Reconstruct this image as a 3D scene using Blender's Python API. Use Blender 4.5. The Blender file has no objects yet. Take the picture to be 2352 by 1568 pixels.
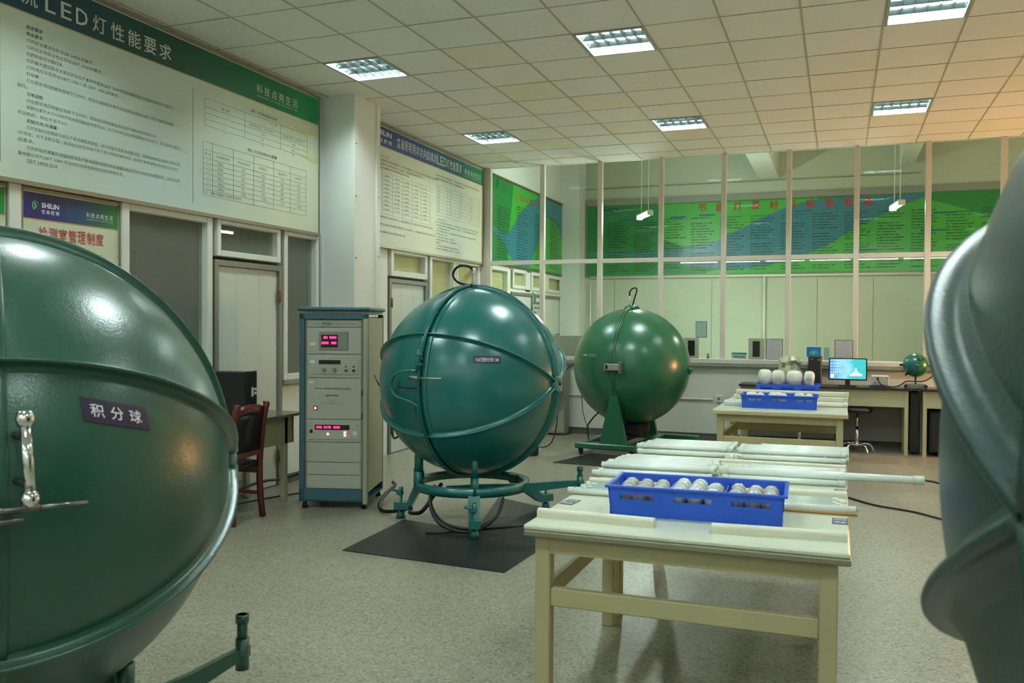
import bpy, math, random
from mathutils import Vector, Matrix
random.seed(7)
PI = math.pi
S = bpy.context.scene
COL = S.collection

# ------------------------------------------------------------------ camera, world, exposure
def cam_axes(yaw, pit, rol):
    cy, sy, cp, sp = math.cos(yaw), math.sin(yaw), math.cos(pit), math.sin(pit)
    f = Vector((-sy * cp, cy * cp, sp)); r = Vector((cy, sy, 0)); u = r.cross(f)
    cr, sr = math.cos(rol), math.sin(rol)
    return cr * r + sr * u, -sr * r + cr * u, f
cr_, cu_, cf_ = cam_axes(.3582, -.0183, .0063)
cam = bpy.data.cameras.new('camera')
cam.sensor_width = 36
cam.lens = 2012 / 2352 * 36
cam.clip_start = .05
cam.dof.use_dof = True
cam.dof.focus_distance = 7.0
cam.dof.aperture_fstop = 5.6
cam_o = bpy.data.objects.new('camera', cam)
COL.objects.link(cam_o)
cam_o.matrix_world = Matrix(((cr_.x, cu_.x, -cf_.x, 0), (cr_.y, cu_.y, -cf_.y, 0), (cr_.z, cu_.z, -cf_.z, 1.6), (0, 0, 0, 1)))
S.camera = cam_o
S.view_settings.view_transform = 'Standard'
S.view_settings.look = 'None'
S.view_settings.gamma = 1
S.view_settings.use_curve_mapping = False
S.view_settings.exposure = 1.22
wd = bpy.data.worlds.new('world'); S.world = wd; wd.use_nodes = True
wd.node_tree.nodes['Background'].inputs[0].default_value = (.5, .6, .5, 1)
wd.node_tree.nodes['Background'].inputs[1].default_value = .02
TUBE_POWER = 140.0        # ceiling troffer tubes
BATTEN_POWER = 26.0      # suspended battens behind the camera
PENDANT_POWER = 250.0     # lamps of the room behind the glass
WARM_POWER = 1000.0       # warm test lamp on the right-hand bench
LAMP_COL = (.86, 1.0, .84)

# ------------------------------------------------------------------ materials
def lin(c):
    return tuple((x / 12.92 if x <= .04045 else ((x + .055) / 1.055) ** 2.4) for x in [v / 255 for v in c])
def mat(name, rgb, rough=.5, metal=0., spec=.5, coat=0., bump=0., bscale=100., emit=0., trans=0., noise=0., nscale=8.):
    m = bpy.data.materials.new(name); m.use_nodes = True
    nt = m.node_tree; b = nt.nodes['Principled BSDF']
    c = lin(rgb) + (1,)
    b.inputs['Base Color'].default_value = c
    b.inputs['Roughness'].default_value = rough
    b.inputs['Metallic'].default_value = metal
    b.inputs['Specular IOR Level'].default_value = spec
    b.inputs['Coat Weight'].default_value = coat
    b.inputs['Coat Roughness'].default_value = .12
    if trans: b.inputs['Transmission Weight'].default_value = trans
    if emit:
        b.inputs['Emission Color'].default_value = c
        b.inputs['Emission Strength'].default_value = emit
    if bump or noise:
        tc = nt.nodes.new('ShaderNodeTexCoord')
    if bump:
        n = nt.nodes.new('ShaderNodeTexNoise'); n.inputs['Scale'].default_value = bscale; n.inputs['Detail'].default_value = 2
        bp = nt.nodes.new('ShaderNodeBump'); bp.inputs['Strength'].default_value = bump; bp.inputs['Distance'].default_value = .002
        nt.links.new(tc.outputs['Object'], n.inputs['Vector']); nt.links.new(n.outputs[0], bp.inputs['Height'])
        nt.links.new(bp.outputs[0], b.inputs['Normal'])
        if coat: nt.links.new(bp.outputs[0], b.inputs['Coat Normal'])
    if noise:
        n = nt.nodes.new('ShaderNodeTexNoise'); n.inputs['Scale'].default_value = nscale; n.inputs['Detail'].default_value = 3
        r = nt.nodes.new('ShaderNodeMapRange'); r.inputs[3].default_value = 1 - noise; r.inputs[4].default_value = 1 + noise
        mx = nt.nodes.new('ShaderNodeVectorMath'); mx.operation = 'SCALE'; mx.inputs[0].default_value = c[:3]
        nt.links.new(tc.outputs['Object'], n.inputs['Vector']); nt.links.new(n.outputs[0], r.inputs[0])
        nt.links.new(r.outputs[0], mx.inputs['Scale']); nt.links.new(mx.outputs[0], b.inputs['Base Color'])
    return m
def emat(name, col, strength):
    m = bpy.data.materials.new(name); m.use_nodes = True; nt = m.node_tree; nt.nodes.clear()
    e = nt.nodes.new('ShaderNodeEmission'); o = nt.nodes.new('ShaderNodeOutputMaterial')
    e.inputs[0].default_value = tuple(col) + (1,); e.inputs[1].default_value = strength
    nt.links.new(e.outputs[0], o.inputs[0]); return m
def glass_mat(name, tint, rough=.02, refl=1.45, haze=0.):
    m = bpy.data.materials.new(name); m.use_nodes = True; nt = m.node_tree; nt.nodes.clear()
    o = nt.nodes.new('ShaderNodeOutputMaterial'); t = nt.nodes.new('ShaderNodeBsdfTransparent'); g = nt.nodes.new('ShaderNodeBsdfGlossy')
    t.inputs[0].default_value = tuple(tint) + (1,); g.inputs['Roughness'].default_value = rough
    fr = nt.nodes.new('ShaderNodeFresnel'); gm = nt.nodes.new('ShaderNodeNewGeometry'); ir = nt.nodes.new('ShaderNodeMapRange')
    ir.inputs[3].default_value = refl; ir.inputs[4].default_value = 1 / refl      # thin pane: the same reflectance from both sides
    nt.links.new(gm.outputs['Backfacing'], ir.inputs[0]); nt.links.new(ir.outputs[0], fr.inputs[0]); mx = nt.nodes.new('ShaderNodeMixShader')
    nt.links.new(fr.outputs[0], mx.inputs[0]); nt.links.new(t.outputs[0], mx.inputs[1]); nt.links.new(g.outputs[0], mx.inputs[2])
    if haze:
        d = nt.nodes.new('ShaderNodeBsdfDiffuse'); d.inputs[0].default_value = (.6, .65, .58, 1); m2 = nt.nodes.new('ShaderNodeMixShader')
        m2.inputs[0].default_value = haze; nt.links.new(mx.outputs[0], m2.inputs[1]); nt.links.new(d.outputs[0], m2.inputs[2])
        nt.links.new(m2.outputs[0], o.inputs[0])
    else: nt.links.new(mx.outputs[0], o.inputs[0])
    return m
def gradient_mat(name, stops, axis, a, b, rough=.3, blotch=.0):
    """printed colour gradient along a world axis from a to b"""
    m = mat(name, (128, 128, 128), rough); nt = m.node_tree; bs = nt.nodes['Principled BSDF']
    tc = nt.nodes.new('ShaderNodeNewGeometry'); sp = nt.nodes.new('ShaderNodeSeparateXYZ'); mr = nt.nodes.new('ShaderNodeMapRange')
    cr = nt.nodes.new('ShaderNodeValToRGB'); mr.inputs[1].default_value = a; mr.inputs[2].default_value = b
    nt.links.new(tc.outputs['Position'], sp.inputs[0]); nt.links.new(sp.outputs[axis], mr.inputs[0])
    if blotch:
        n = nt.nodes.new('ShaderNodeTexNoise'); n.inputs['Scale'].default_value = 1.6; n.inputs['Detail'].default_value = 1
        ad = nt.nodes.new('ShaderNodeMath'); ad.operation = 'MULTIPLY_ADD'; ad.inputs[1].default_value = blotch
        nt.links.new(tc.outputs['Position'], n.inputs['Vector']); nt.links.new(n.outputs[0], ad.inputs[0]); nt.links.new(mr.outputs[0], ad.inputs[2])
        nt.links.new(ad.outputs[0], cr.inputs[0])
    else: nt.links.new(mr.outputs[0], cr.inputs[0])
    el = cr.color_ramp.elements
    while len(el) < len(stops): el.new(.5)
    for e, (p, c) in zip(el, stops): e.position = p; e.color = lin(c) + (1,)
    nt.links.new(cr.outputs[0], bs.inputs['Base Color']); return m

W = {}
W['wall'] = mat('wall_paint', (222, 226, 218), .55, noise=.03, nscale=2)
W['panel'] = mat('wall_panel', (222, 226, 220), .4, noise=.03, nscale=1.5)
W['cream'] = mat('cream_wall', (196, 200, 168), .6, noise=.03)
W['upvc'] = mat('white_upvc', (222, 226, 218), .3)
W['alu'] = mat('grey_aluminium', (132, 134, 124), .45, .3)
W['sill'] = mat('grey_sill', (140, 142, 132), .5)
W['base'] = mat('grey_skirting', (92, 92, 84), .6)
W['mull'] = mat('mullion_paint', (214, 208, 196), .4)
W['tan'] = mat('tan_board', (206, 204, 154), .7, noise=.06, nscale=3)
W['dim'] = mat('dim_store_wall', (206, 212, 192), .8)
W['box'] = mat('carton', (120, 120, 100), .8)
W['door'] = mat('white_door_leaf', (206, 212, 202), .35)
W['hinge'] = mat('rusty_hinge', (120, 86, 66), .5, .5)
W['black'] = mat('black_plastic', (18, 18, 20), .35)
W['blackm'] = mat('black_matte', (26, 26, 26), .7)
W['chrome'] = mat('chrome', (225, 225, 225), .09, 1.)
W['steel'] = mat('brushed_steel', (165, 165, 155), .32, .9)
W['dsteel'] = mat('dark_steel', (110, 110, 104), .3, .9)
W['rub'] = mat('black_cable', (14, 14, 14), .45)
W['green_glass'] = glass_mat('partition_glass', (.90, .985, .91), .0, 1.5)
W['store_glass'] = glass_mat('store_glass', (.72, .82, .72), .01, 1.5, haze=.24)
W['clear_pane'] = glass_mat('clear_pane', (.92, .95, .9), .01, 1.5)
W['tube'] = emat('lit_tube', (LAMP_COL[0], LAMP_COL[1], 1.0), TUBE_POWER)
W['tray'] = mat('tray_reflector', (156, 168, 166), .2, .9)
W['louver'] = mat('louver_metal', (128, 142, 142), .2, .97)
W['lampframe'] = mat('lamp_frame', (150, 165, 160), .4)

# floor: speckled terrazzo
fm = mat('terrazzo_floor', (150, 148, 128), .33); nt = fm.node_tree; b = nt.nodes['Principled BSDF']
tc = nt.nodes.new('ShaderNodeTexCoord'); vo = nt.nodes.new('ShaderNodeTexVoronoi'); vo.inputs['Scale'].default_value = 95
rp = nt.nodes.new('ShaderNodeValToRGB'); n2 = nt.nodes.new('ShaderNodeTexNoise'); n2.inputs['Scale'].default_value = 1.3; n2.inputs['Detail'].default_value = 5
nt.links.new(tc.outputs['Object'], vo.inputs['Vector']); nt.links.new(tc.outputs['Object'], n2.inputs['Vector'])
sx = nt.nodes.new('ShaderNodeSeparateColor'); nt.links.new(vo.outputs['Color'], sx.inputs[0]); nt.links.new(sx.outputs[0], rp.inputs[0])
el = rp.color_ramp.elements; el[0].position = 0; el[0].color = lin((104, 100, 84)) + (1,); el[1].position = 1; el[1].color = lin((168, 164, 144)) + (1,)
e = el.new(.3); e.color = lin((140, 136, 116)) + (1,); e = el.new(.85); e.color = lin((152, 148, 128)) + (1,)
mx = nt.nodes.new('ShaderNodeMix'); mx.data_type = 'RGBA'; mx.blend_type = 'MULTIPLY'; mx.inputs[0].default_value = 1
mr = nt.nodes.new('ShaderNodeMapRange'); mr.inputs[3].default_value = .82; mr.inputs[4].default_value = 1.12
nt.links.new(n2.outputs[0], mr.inputs[0]); nt.links.new(rp.outputs[0], mx.inputs[6]); nt.links.new(mr.outputs[0], mx.inputs[7])
nt.links.new(mx.outputs[2], b.inputs['Base Color'])
mr2 = nt.nodes.new('ShaderNodeMapRange'); mr2.inputs[3].default_value = .24; mr2.inputs[4].default_value = .48
nt.links.new(n2.outputs[0], mr2.inputs[0]); nt.links.new(mr2.outputs[0], b.inputs['Roughness'])
W['floor'] = fm

# ceiling tiles: each tile its own tint, embossed pattern
cm = mat('ceiling_tile', (190, 190, 176), .7); nt = cm.node_tree; b = nt.nodes['Principled BSDF']
TX0, TY0, TW, TD = -4.508, 6.349, .6, .635
tc = nt.nodes.new('ShaderNodeNewGeometry')
def vmath(op, a, bb=None, val=None):
    n = nt.nodes.new('ShaderNodeVectorMath'); n.operation = op
    nt.links.new(a, n.inputs[0])
    if bb is not None: nt.links.new(bb, n.inputs[1])
    if val is not None: n.inputs[1].default_value = val
    return n
v1 = vmath('SUBTRACT', tc.outputs['Position'], val=(TX0, TY0, 0)); v2 = vmath('DIVIDE', v1.outputs[0], val=(TW, TD, 1)); v3 = vmath('FLOOR', v2.outputs[0])
v4 = vmath('MULTIPLY', v3.outputs[0], val=(1, 1, 0))
wn = nt.nodes.new('ShaderNodeTexWhiteNoise'); nt.links.new(v4.outputs[0], wn.inputs['Vector'])
rp = nt.nodes.new('ShaderNodeValToRGB'); nt.links.new(wn.outputs['Value'], rp.inputs[0]); el = rp.color_ramp.elements
el[0].color = lin((234, 236, 231)) + (1,); el[1].color = lin((234, 232, 214)) + (1,); el[1].position = 1
e = el.new(.7); e.color = lin((238, 238, 232)) + (1,)
nt.links.new(rp.outputs[0], b.inputs['Base Color'])
v5 = vmath('SCALE', v2.outputs[0]); v5.inputs['Scale'].default_value = 11.
ck = nt.nodes.new('ShaderNodeTexVoronoi'); ck.inputs['Scale'].default_value = 1.; nt.links.new(v5.outputs[0], ck.inputs['Vector'])
bp = nt.nodes.new('ShaderNodeBump'); bp.inputs['Strength'].default_value = .35; bp.inputs['Distance'].default_value = .01
nt.links.new(ck.outputs['Distance'], bp.inputs['Height']); nt.links.new(bp.outputs[0], b.inputs['Normal'])
W['ceil'] = cm
W['tbar'] = mat('ceiling_bar', (176, 176, 156), .6)

# ------------------------------------------------------------------ mesh helpers
class MB:
    def __init__(s): s.v = []; s.f = []; s.m = []; s.cur = 0; s.sm = []; s.smooth = False
    def face(s, idx): s.f.append(tuple(idx)); s.m.append(s.cur); s.sm.append(s.smooth)
    def add(s, vs, fs, M=None):
        o = len(s.v)
        for p in vs:
            p = Vector(p); s.v.append(M @ p if M else p)
        for f in fs: s.face([i + o for i in f])
        return s
    def box(s, lo, hi, M=None):
        x0, y0, z0 = lo; x1, y1, z1 = hi
        return s.add([(x0, y0, z0), (x1, y0, z0), (x1, y1, z0), (x0, y1, z0), (x0, y0, z1), (x1, y0, z1), (x1, y1, z1), (x0, y1, z1)],
                     [(0, 3, 2, 1), (4, 5, 6, 7), (0, 1, 5, 4), (1, 2, 6, 5), (2, 3, 7, 6), (3, 0, 4, 7)], M)
    def cb(s, c, d, M=None):
        return s.box([c[i] - d[i] / 2 for i in range(3)], [c[i] + d[i] / 2 for i in range(3)], M)
    def rbox(s, lo, hi, r=.01, M=None):
        """box whose twelve edges are chamfered"""
        x0, y0, z0 = lo; x1, y1, z1 = hi; r = min(r, (x1 - x0) / 2.01, (y1 - y0) / 2.01, (z1 - z0) / 2.01)
        def ring(z, q):
            return [(x0 + r, y0 + q, z), (x1 - r, y0 + q, z), (x1 - q, y0 + r, z), (x1 - q, y1 - r, z), (x1 - r, y1 - q, z), (x0 + r, y1 - q, z), (x0 + q, y1 - r, z), (x0 + q, y0 + r, z)]
        vs = ring(z0, r) + ring(z0 + r, 0) + ring(z1 - r, 0) + ring(z1, r)
        fs = [tuple(range(7, -1, -1)), tuple(range(24, 32))]
        for k in range(3):
            for i in range(8): j = (i + 1) % 8; fs.append((k * 8 + i, k * 8 + j, k * 8 + 8 + j, k * 8 + 8 + i))
        return s.add(vs, fs, M)
    def cyl(s, a, b, r0, r1=None, n=16, caps=True):
        a = Vector(a); b = Vector(b); r1 = r0 if r1 is None else r1; d = (b - a).normalized()
        u = d.orthogonal().normalized(); w = d.cross(u); vs = []
        for c, r in ((a, r0), (b, r1)):
            for i in range(n): t = 2 * PI * i / n; vs.append(c + u * math.cos(t) * r + w * math.sin(t) * r)
        o = len(s.v); s.v += vs
        keep = s.smooth; s.smooth = True
        for i in range(n): j = (i + 1) % n; s.face((o + i, o + j, o + n + j, o + n + i))
        s.smooth = keep
        if caps: s.face([o + i for i in range(n - 1, -1, -1)]); s.face([o + n + i for i in range(n)])
        return s
    def lathe(s, prof, M=None, n=24):
        """prof = [(r, z)], turned about z"""
        o = len(s.v); keep = s.smooth; s.smooth = True
        for r, z in prof:
            for i in range(n):
                t = 2 * PI * i / n; p = Vector((r * math.cos(t), r * math.sin(t), z)); s.v.append(M @ p if M else p)
        for k in range(len(prof) - 1):
            for i in range(n): j = (i + 1) % n; s.face((o + k * n + i, o + k * n + j, o + k * n + n + j, o + k * n + n + i))
        s.smooth = False
        if prof[0][0] > 1e-5: s.face([o + i for i in range(n - 1, -1, -1)])
        if prof[-1][0] > 1e-5: s.face([o + (len(prof) - 1) * n + i for i in range(n)])
        s.smooth = keep; return s
    def tube(s, pts, r, n=8, close=False, sub=0):
        pts = [Vector(p) for p in pts]
        if sub: pts = spline(pts, sub)
        N = len(pts); o = len(s.v); up = None; keep = s.smooth; s.smooth = True
        for k, p in enumerate(pts):
            if close: d = pts[(k + 1) % N] - pts[k - 1]
            else: d = pts[min(k + 1, N - 1)] - pts[max(k - 1, 0)]
            d.normalize()
            if up is None: up = d.orthogonal().normalized()
            up = (up - d * up.dot(d)).normalized(); w = d.cross(up)
            for i in range(n): t = 2 * PI * i / n; s.v.append(p + up * math.cos(t) * r + w * math.sin(t) * r)
        for k in range(N if close else N - 1):
            k2 = (k + 1) % N
            for i in range(n): j = (i + 1) % n; s.face((o + k * n + i, o + k * n + j, o + k2 * n + j, o + k2 * n + i))
        s.smooth = keep
        if not close: s.face([o + i for i in range(n - 1, -1, -1)]); s.face([o + (N - 1) * n + i for i in range(n)])
        return s
    def sweep(s, frames, smooth=True, close=False):
        """frames: list of equal-length vertex lists; each a closed section"""
        n = len(frames[0]); o = len(s.v); keep = s.smooth; s.smooth = smooth
        for fr in frames: s.v += [Vector(p) for p in fr]
        N = len(frames)
        for k in range(N if close else N - 1):
            k2 = (k + 1) % N
            for i in range(n): j = (i + 1) % n; s.face((o + k * n + i, o + k * n + j, o + k2 * n + j, o + k2 * n + i))
        s.smooth = False
        if not close: s.face([o + i for i in range(n - 1, -1, -1)]); s.face([o + (N - 1) * n + i for i in range(n)])
        s.smooth = keep; return s
    def quad(s, a, b, c, d): return s.add([a, b, c, d], [(0, 1, 2, 3)])
    def build(s, name, m, parent=None, loc=None, rot=None):
        me = bpy.data.meshes.new(name); me.from_pydata([tuple(p) for p in s.v], [], s.f)
        ms = m if isinstance(m, (list, tuple)) else [m]
        for x in ms: me.materials.append(x)
        me.polygons.foreach_set('material_index', s.m); me.polygons.foreach_set('use_smooth', s.sm); me.update()
        o = bpy.data.objects.new(name, me); COL.objects.link(o)
        if parent: o.parent = parent
        if loc is not None: o.location = loc
        if rot is not None: o.rotation_euler = rot
        return o
def spline(pts, sub):
    out = []; N = len(pts)
    for k in range(N - 1):
        p0, p1, p2, p3 = pts[max(k - 1, 0)], pts[k], pts[k + 1], pts[min(k + 2, N - 1)]
        for i in range(sub):
            t = i / sub
            out.append(.5 * ((2 * p1) + (p2 - p0) * t + (2 * p0 - 5 * p1 + 4 * p2 - p3) * t * t + (3 * p1 - p0 - 3 * p2 + p3) * t ** 3))
    out.append(pts[-1]); return out
def thing(name, label, cat, loc=(0, 0, 0), rz=0., group=None, ry=0.):
    o = bpy.data.objects.new(name, None); COL.objects.link(o); o.location = loc; o.rotation_euler = (0, ry, rz); o.empty_display_size = .1
    o['label'] = label; o['category'] = cat
    if group: o['group'] = group
    return o
def tag(o, label, cat, group=None, kind=None):
    o['label'] = label; o['category'] = cat
    if group: o['group'] = group
    if kind: o['kind'] = kind
    return o
def struct(o, label=None):
    o['kind'] = 'structure'
    if label: o['label'] = label
    return o
def sroot(name, label=None):
    o = bpy.data.objects.new(name, None); COL.objects.link(o); o['kind'] = 'structure'
    if label: o['label'] = label
    return o
def kids(o): return [c for c in bpy.data.objects if c.parent == o]
def copy_tree(root, loc=None, rz=None, label=None, group=None, _kids=None):
    c = root.copy(); COL.objects.link(c)
    for ch in list(root.children):
        d = ch.copy(); COL.objects.link(d); d.parent = c
        for g in list(ch.children):
            e = g.copy(); COL.objects.link(e); e.parent = d
    if loc is not None: c.location = loc
    if rz is not None: c.rotation_euler = (0, 0, rz)
    if label: c['label'] = label
    if group: c['group'] = group
    return c
_tc = {}
def text(mb, s, origin, xd, yd, size=None, width=None, height=None, align='L', bold=0., lift=0., res=2):
    """flat lettering laid on a plane: origin = lower left, xd reading direction, yd up"""
    key = (s, bold, res)
    if key not in _tc:
        cu = bpy.data.curves.new('t', 'FONT'); cu.body = s; cu.size = 1; cu.resolution_u = res; cu.offset = bold
        ob = bpy.data.objects.new('t', cu); me = bpy.data.meshes.new_from_object(ob)
        vs = [tuple(v.co) for v in me.vertices]; fs = [tuple(p.vertices) for p in me.polygons]
        bpy.data.objects.remove(ob); bpy.data.curves.remove(cu); bpy.data.meshes.remove(me)
        if not vs: vs = [(0, 0, 0)]
        _tc[key] = (vs, fs)
    vs, fs = _tc[key]; xs = [v[0] for v in vs]; ys = [v[1] for v in vs]; x0, x1, y0, y1 = min(xs), max(xs), min(ys), max(ys)
    sx = size if size else 1.
    if width: sx = width / max(x1 - x0, 1e-6)
    sy = sx if not height else height / max(y1 - y0, 1e-6)
    if size and not width: sy = size
    off = {'L': 0, 'C': -.5, 'R': -1}[align] * (x1 - x0) * sx
    O = Vector(origin); X = Vector(xd); Y = Vector(yd); N = X.cross(Y) * (lift or .002)
    mb.add([O + N + X * ((v[0] - x0) * sx + off) + Y * ((v[1] - y0) * sy) for v in vs], fs)

# ------------------------------------------------------------------ the room
XL, XR, YB, YP, YF, ZC = -5.2, 5.4, -5.2, 12.5, 17.0, 4.007
mb = MB(); mb.box((-7.2, YB, -.1), (XR, YF + .1, 0)); struct(mb.build('floor', W['floor']))
lights_j = (0, 4, 8, 12); lights_r = (-14, -9, -4, 1, 6)
cells = {(j, r) for j in lights_j for r in lights_r}
mb = MB()
jr = range(-2, 17); rr = range(-19, 10)
for j in jr:
    for r in rr:
        if (j, r) in cells: continue
        x0 = max(TX0 + j * TW, XL); x1 = min(TX0 + (j + 1) * TW, XR); y0 = max(TY0 + r * TD, YB); y1 = min(TY0 + (r + 1) * TD, YP + .04)
        if x1 - x0 < .01 or y1 - y0 < .01: continue
        dz = random.uniform(-.002, .002)
        mb.add([(x0, y0, ZC + random.uniform(0, .004)), (x1, y0, ZC + random.uniform(0, .004)), (x1, y1, ZC + random.uniform(0, .004)), (x0, y1, ZC + random.uniform(0, .004))], [(0, 3, 2, 1)])
mb.box((XL, YB, ZC + .13), (XR, YP + .04, ZC + .2))
struct(mb.build('ceiling', W['ceil']))
mb = MB()
for j in range(-1, 17):
    x = TX0 + j * TW
    if XL < x < XR: mb.box((x - .007, YB, ZC - .004), (x + .007, YP, ZC + .006))
for r in range(-18, 10):
    y = TY0 + r * TD
    if YB < y < YP: mb.box((XL, y - .004, ZC - .002), (XR, y + .004, ZC + .006))
struct(mb.build('trim_1', W['tbar']))

# left wall
mb = MB()
mb.box((XL - .1, YB, 0), (XL, 3.35, ZC + .2)); mb.box((XL - .1, 3.35, 2.545), (XL, YF, 5.1))
mb.box((XL - .1, 5.3, 0), (XL, 6.3, 1.05)); mb.box((XL - .1, 3.35, 0), (XL, 5.3, .8)); mb.box((XL - .1, 7.36, 0), (XL, 8.1, 1.04))
mb.box((XL - .1, 8.05, 0), (XL, 9.53, 2.56)); mb.box((XL - .1, 10.62, 0), (XL, 13.75, 1.04))
mb.box((XL - .1, 12.42, 1.0), (XL, 12.8, 2.56)); mb.box((XL - .1, 13.66, 0), (XL, 13.8, 2.56)); mb.box((XL - .1, 13.8, 2.17), (XL, YF, 2.23))
mb.box((XL - .1, 14.94, 0), (XL, 15.0, 2.2)); mb.box((XL - .1, 16.72, 0), (XL, YF, 2.56)); mb.box((XL - .1, 14.55, 2.2), (XL, 14.8, 2.56))
struct(mb.build('wall_left', W['wall']))
mb = MB(); mb.box((-7.2, 3.0, 0), (-7.1, 8.6, 2.9)); mb.box((-7.2, 3.0, 2.8), (XL - .1, 8.6, 2.9)); mb.box((-7.2, 2.9, 0), (XL - .1, 3.0, 2.9)); mb.box((-7.2, 8.5, 0), (XL - .1, 8.6, 2.9))
struct(mb.build('wall_storeroom', W['dim']))
# faint shelving behind the store-room glass
t = thing('storage_shelf', 'grey shelving with boxes seen dimly behind the left wall glass', 'shelf', (-6.7, 5.9, 0))
mb = MB()
for z in (.5, 1.05, 1.6, 2.1): mb.box((-.3, -.75, z), (.3, .75, z + .03))
for y in (-.77, .74):
    for x in (-.31, .28): mb.box((x, y, 0), (x + .03, y + .03, 2.3))
mb.build('rack_frame', W['alu'], t)
for i, (y, z, w, h, lab) in enumerate(((-.45, .53, .5, .4, 'lower left'), (.3, .53, .6, .35, 'lower right'), (-.4, 1.08, .6, .34, 'middle left'), (.35, 1.08, .45, .4, 'middle right'), (-.2, 1.63, .55, .3, 'upper'))):
    mb = MB(); mb.rbox((-.2, -w / 2, 0), (.22, w / 2, h), .006); mb.box((-.21, -.02, h - .002), (.221, .02, h + .001))
    tag(mb.build('carton', W['box'], loc=(-6.7, 5.9 + y, z)), 'dim carton at the %s of the shelving behind the left wall glass' % lab, 'box')

def frame(name, y0, y1, z0, z1, pane=None, fw=.045, dep=.07, parent=None, x=XL, board=None, label=None):
    """framed pane in the left wall (faces +x)"""
    r = sroot(name, label) if parent is None else parent
    mb = MB()
    for a, b_, c, d in ((y0, y0 + fw, z0, z1), (y1 - fw, y1, z0, z1), (y0 + fw, y1 - fw, z0, z0 + fw), (y0 + fw, y1 - fw, z1 - fw, z1)):
        mb.rbox((x - dep, a, c), (x + .03, b_, d), .006)
    mb.build('frame', W['upvc'], r)
    mb = MB(); mb.quad((x - .03, y0 + fw, z0 + fw), (x - .03, y1 - fw, z0 + fw), (x - .03, y1 - fw, z1 - fw), (x - .03, y0 + fw, z1 - fw)); mb.build('pane', pane or (W['clear_pane'] if board else W['store_glass']), r)
    if board: mb = MB(); mb.box((x - .075, y0 + fw * .6, z0 + fw * .6), (x - .06, y1 - fw * .6, z1 - fw * .6)); mb.build('board', board, r)
    return r
frame('window_1', 5.27, 6.30, 1.05, 2.545, fw=.07)
frame('window_2', 6.36, 7.30, 2.2, 2.545, fw=.055)
frame('window_3', 7.36, 7.98, 1.04, 2.545, fw=.06)
mb = MB(); mb.box((XL, 7.34, 1.0), (XL + .05, 8.05, 1.045)); mb.box((XL, 7.34, .985), (XL + .03, 8.05, 1.0)); struct(mb.build('trim_2', W['sill']))
frame('window_4', 9.57, 10.58, 2.2, 2.56, fw=.07, board=W['tan'])
frame('window_5', 10.66, 11.5, 1.06, 2.56, fw=.07, board=W['tan'])
frame('window_6', 11.52, 12.40, 1.06, 2.56, fw=.07, board=W['tan'])
frame('window_7', 12.83, 13.66, 1.06, 2.56, fw=.07, board=W['tan'])
frame('window_8', 13.85, 14.56, 2.23, 2.56, fw=.06, board=W['tan'])
frame('window_9', 14.82, 15.7, 2.23, 2.56, fw=.06, board=W['tan'])
frame('window_10', 15.74, 16.68, 2.23, 2.56, fw=.06, board=W['tan'])
def door(name, y0, y1, z1, handle_left=True, sill=False):
    r = sroot(name)
    mb = MB()
    for a, b_, c, d in ((y0, y0 + .05, 0, z1), (y1 - .05, y1, 0, z1), (y0 + .05, y1 - .05, z1 - .05, z1)): mb.box((XL - .08, a, c), (XL + .02, b_, d))
    mb.build('frame', W['alu'], r)
    mb = MB(); mb.box((XL - .05, y0 + .055, .01), (XL - .01, y1 - .055, z1 - .055))
    for f_ in (.33, .66):
        yy = y0 + (y1 - y0) * f_; mb.box((XL - .0105, yy - .002, .03), (XL - .0085, yy + .002, z1 - .08))
    mb.build('leaf', W['door'], r)
    hy = y0 + .1 if handle_left else y1 - .1; s = 1 if handle_left else -1
    mb = MB(); mb.rbox((XL - .01, hy - .02, .98), (XL + .005, hy + .02, 1.16), .004); mb.cyl((XL, hy, 1.12), (XL + .05, hy, 1.12), .009)
    mb.smooth = True; mb.tube([(XL + .05, hy, 1.12), (XL + .052, hy + s * .05, 1.122), (XL + .045, hy + s * .12, 1.115)], .011, 10); mb.build('handle', W['black'], r)
    for z in (.3, 1.87):
        mb = MB(); yy = y1 - .05 if handle_left else y0 + .05
        mb.cyl((XL + .022, yy, z - .06), (XL + .022, yy, z + .06), .011); mb.box((XL + .015, yy - .03, z - .055), (XL + .021, yy + .03, z + .055)); mb.build('hinge', W['hinge'], r)
    return r
door('door_1', 6.34, 7.34, 2.17)
door('door_2', 9.55, 10.60, 2.17, False)
door('door_3', 13.82, 14.92, 2.17)
door('door_4', 15.02, 16.70, 2.17)

# clad column
mb = MB(); mb.box((XL, 8.05, 0), (-4.79, 8.56, ZC)); struct(mb.build('column', W['panel']))
mb = MB(); mb.box((-4.80, 8.042, 0), (-4.782, 8.10, ZC)); mb.box((-4.84, 8.040, 0), (-4.785, 8.052, ZC)); mb.box((-4.795, 8.50, 0), (-4.775, 8.572, ZC))
mb.box((XL, 8.035, 0), (XL + .03, 8.052, 2.55)); struct(mb.build('trim_3', W['upvc']))
mb = MB()
for z in (.6, 1.2, 1.75, 2.3, 2.95, 3.5): mb.cyl((-4.782, 8.07, z), (-4.776, 8.07, z), .008); mb.cyl((-4.776, 8.54, z + .05), (-4.770, 8.54, z + .05), .006)
struct(mb.build('trim_4', W['hinge']))

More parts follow.
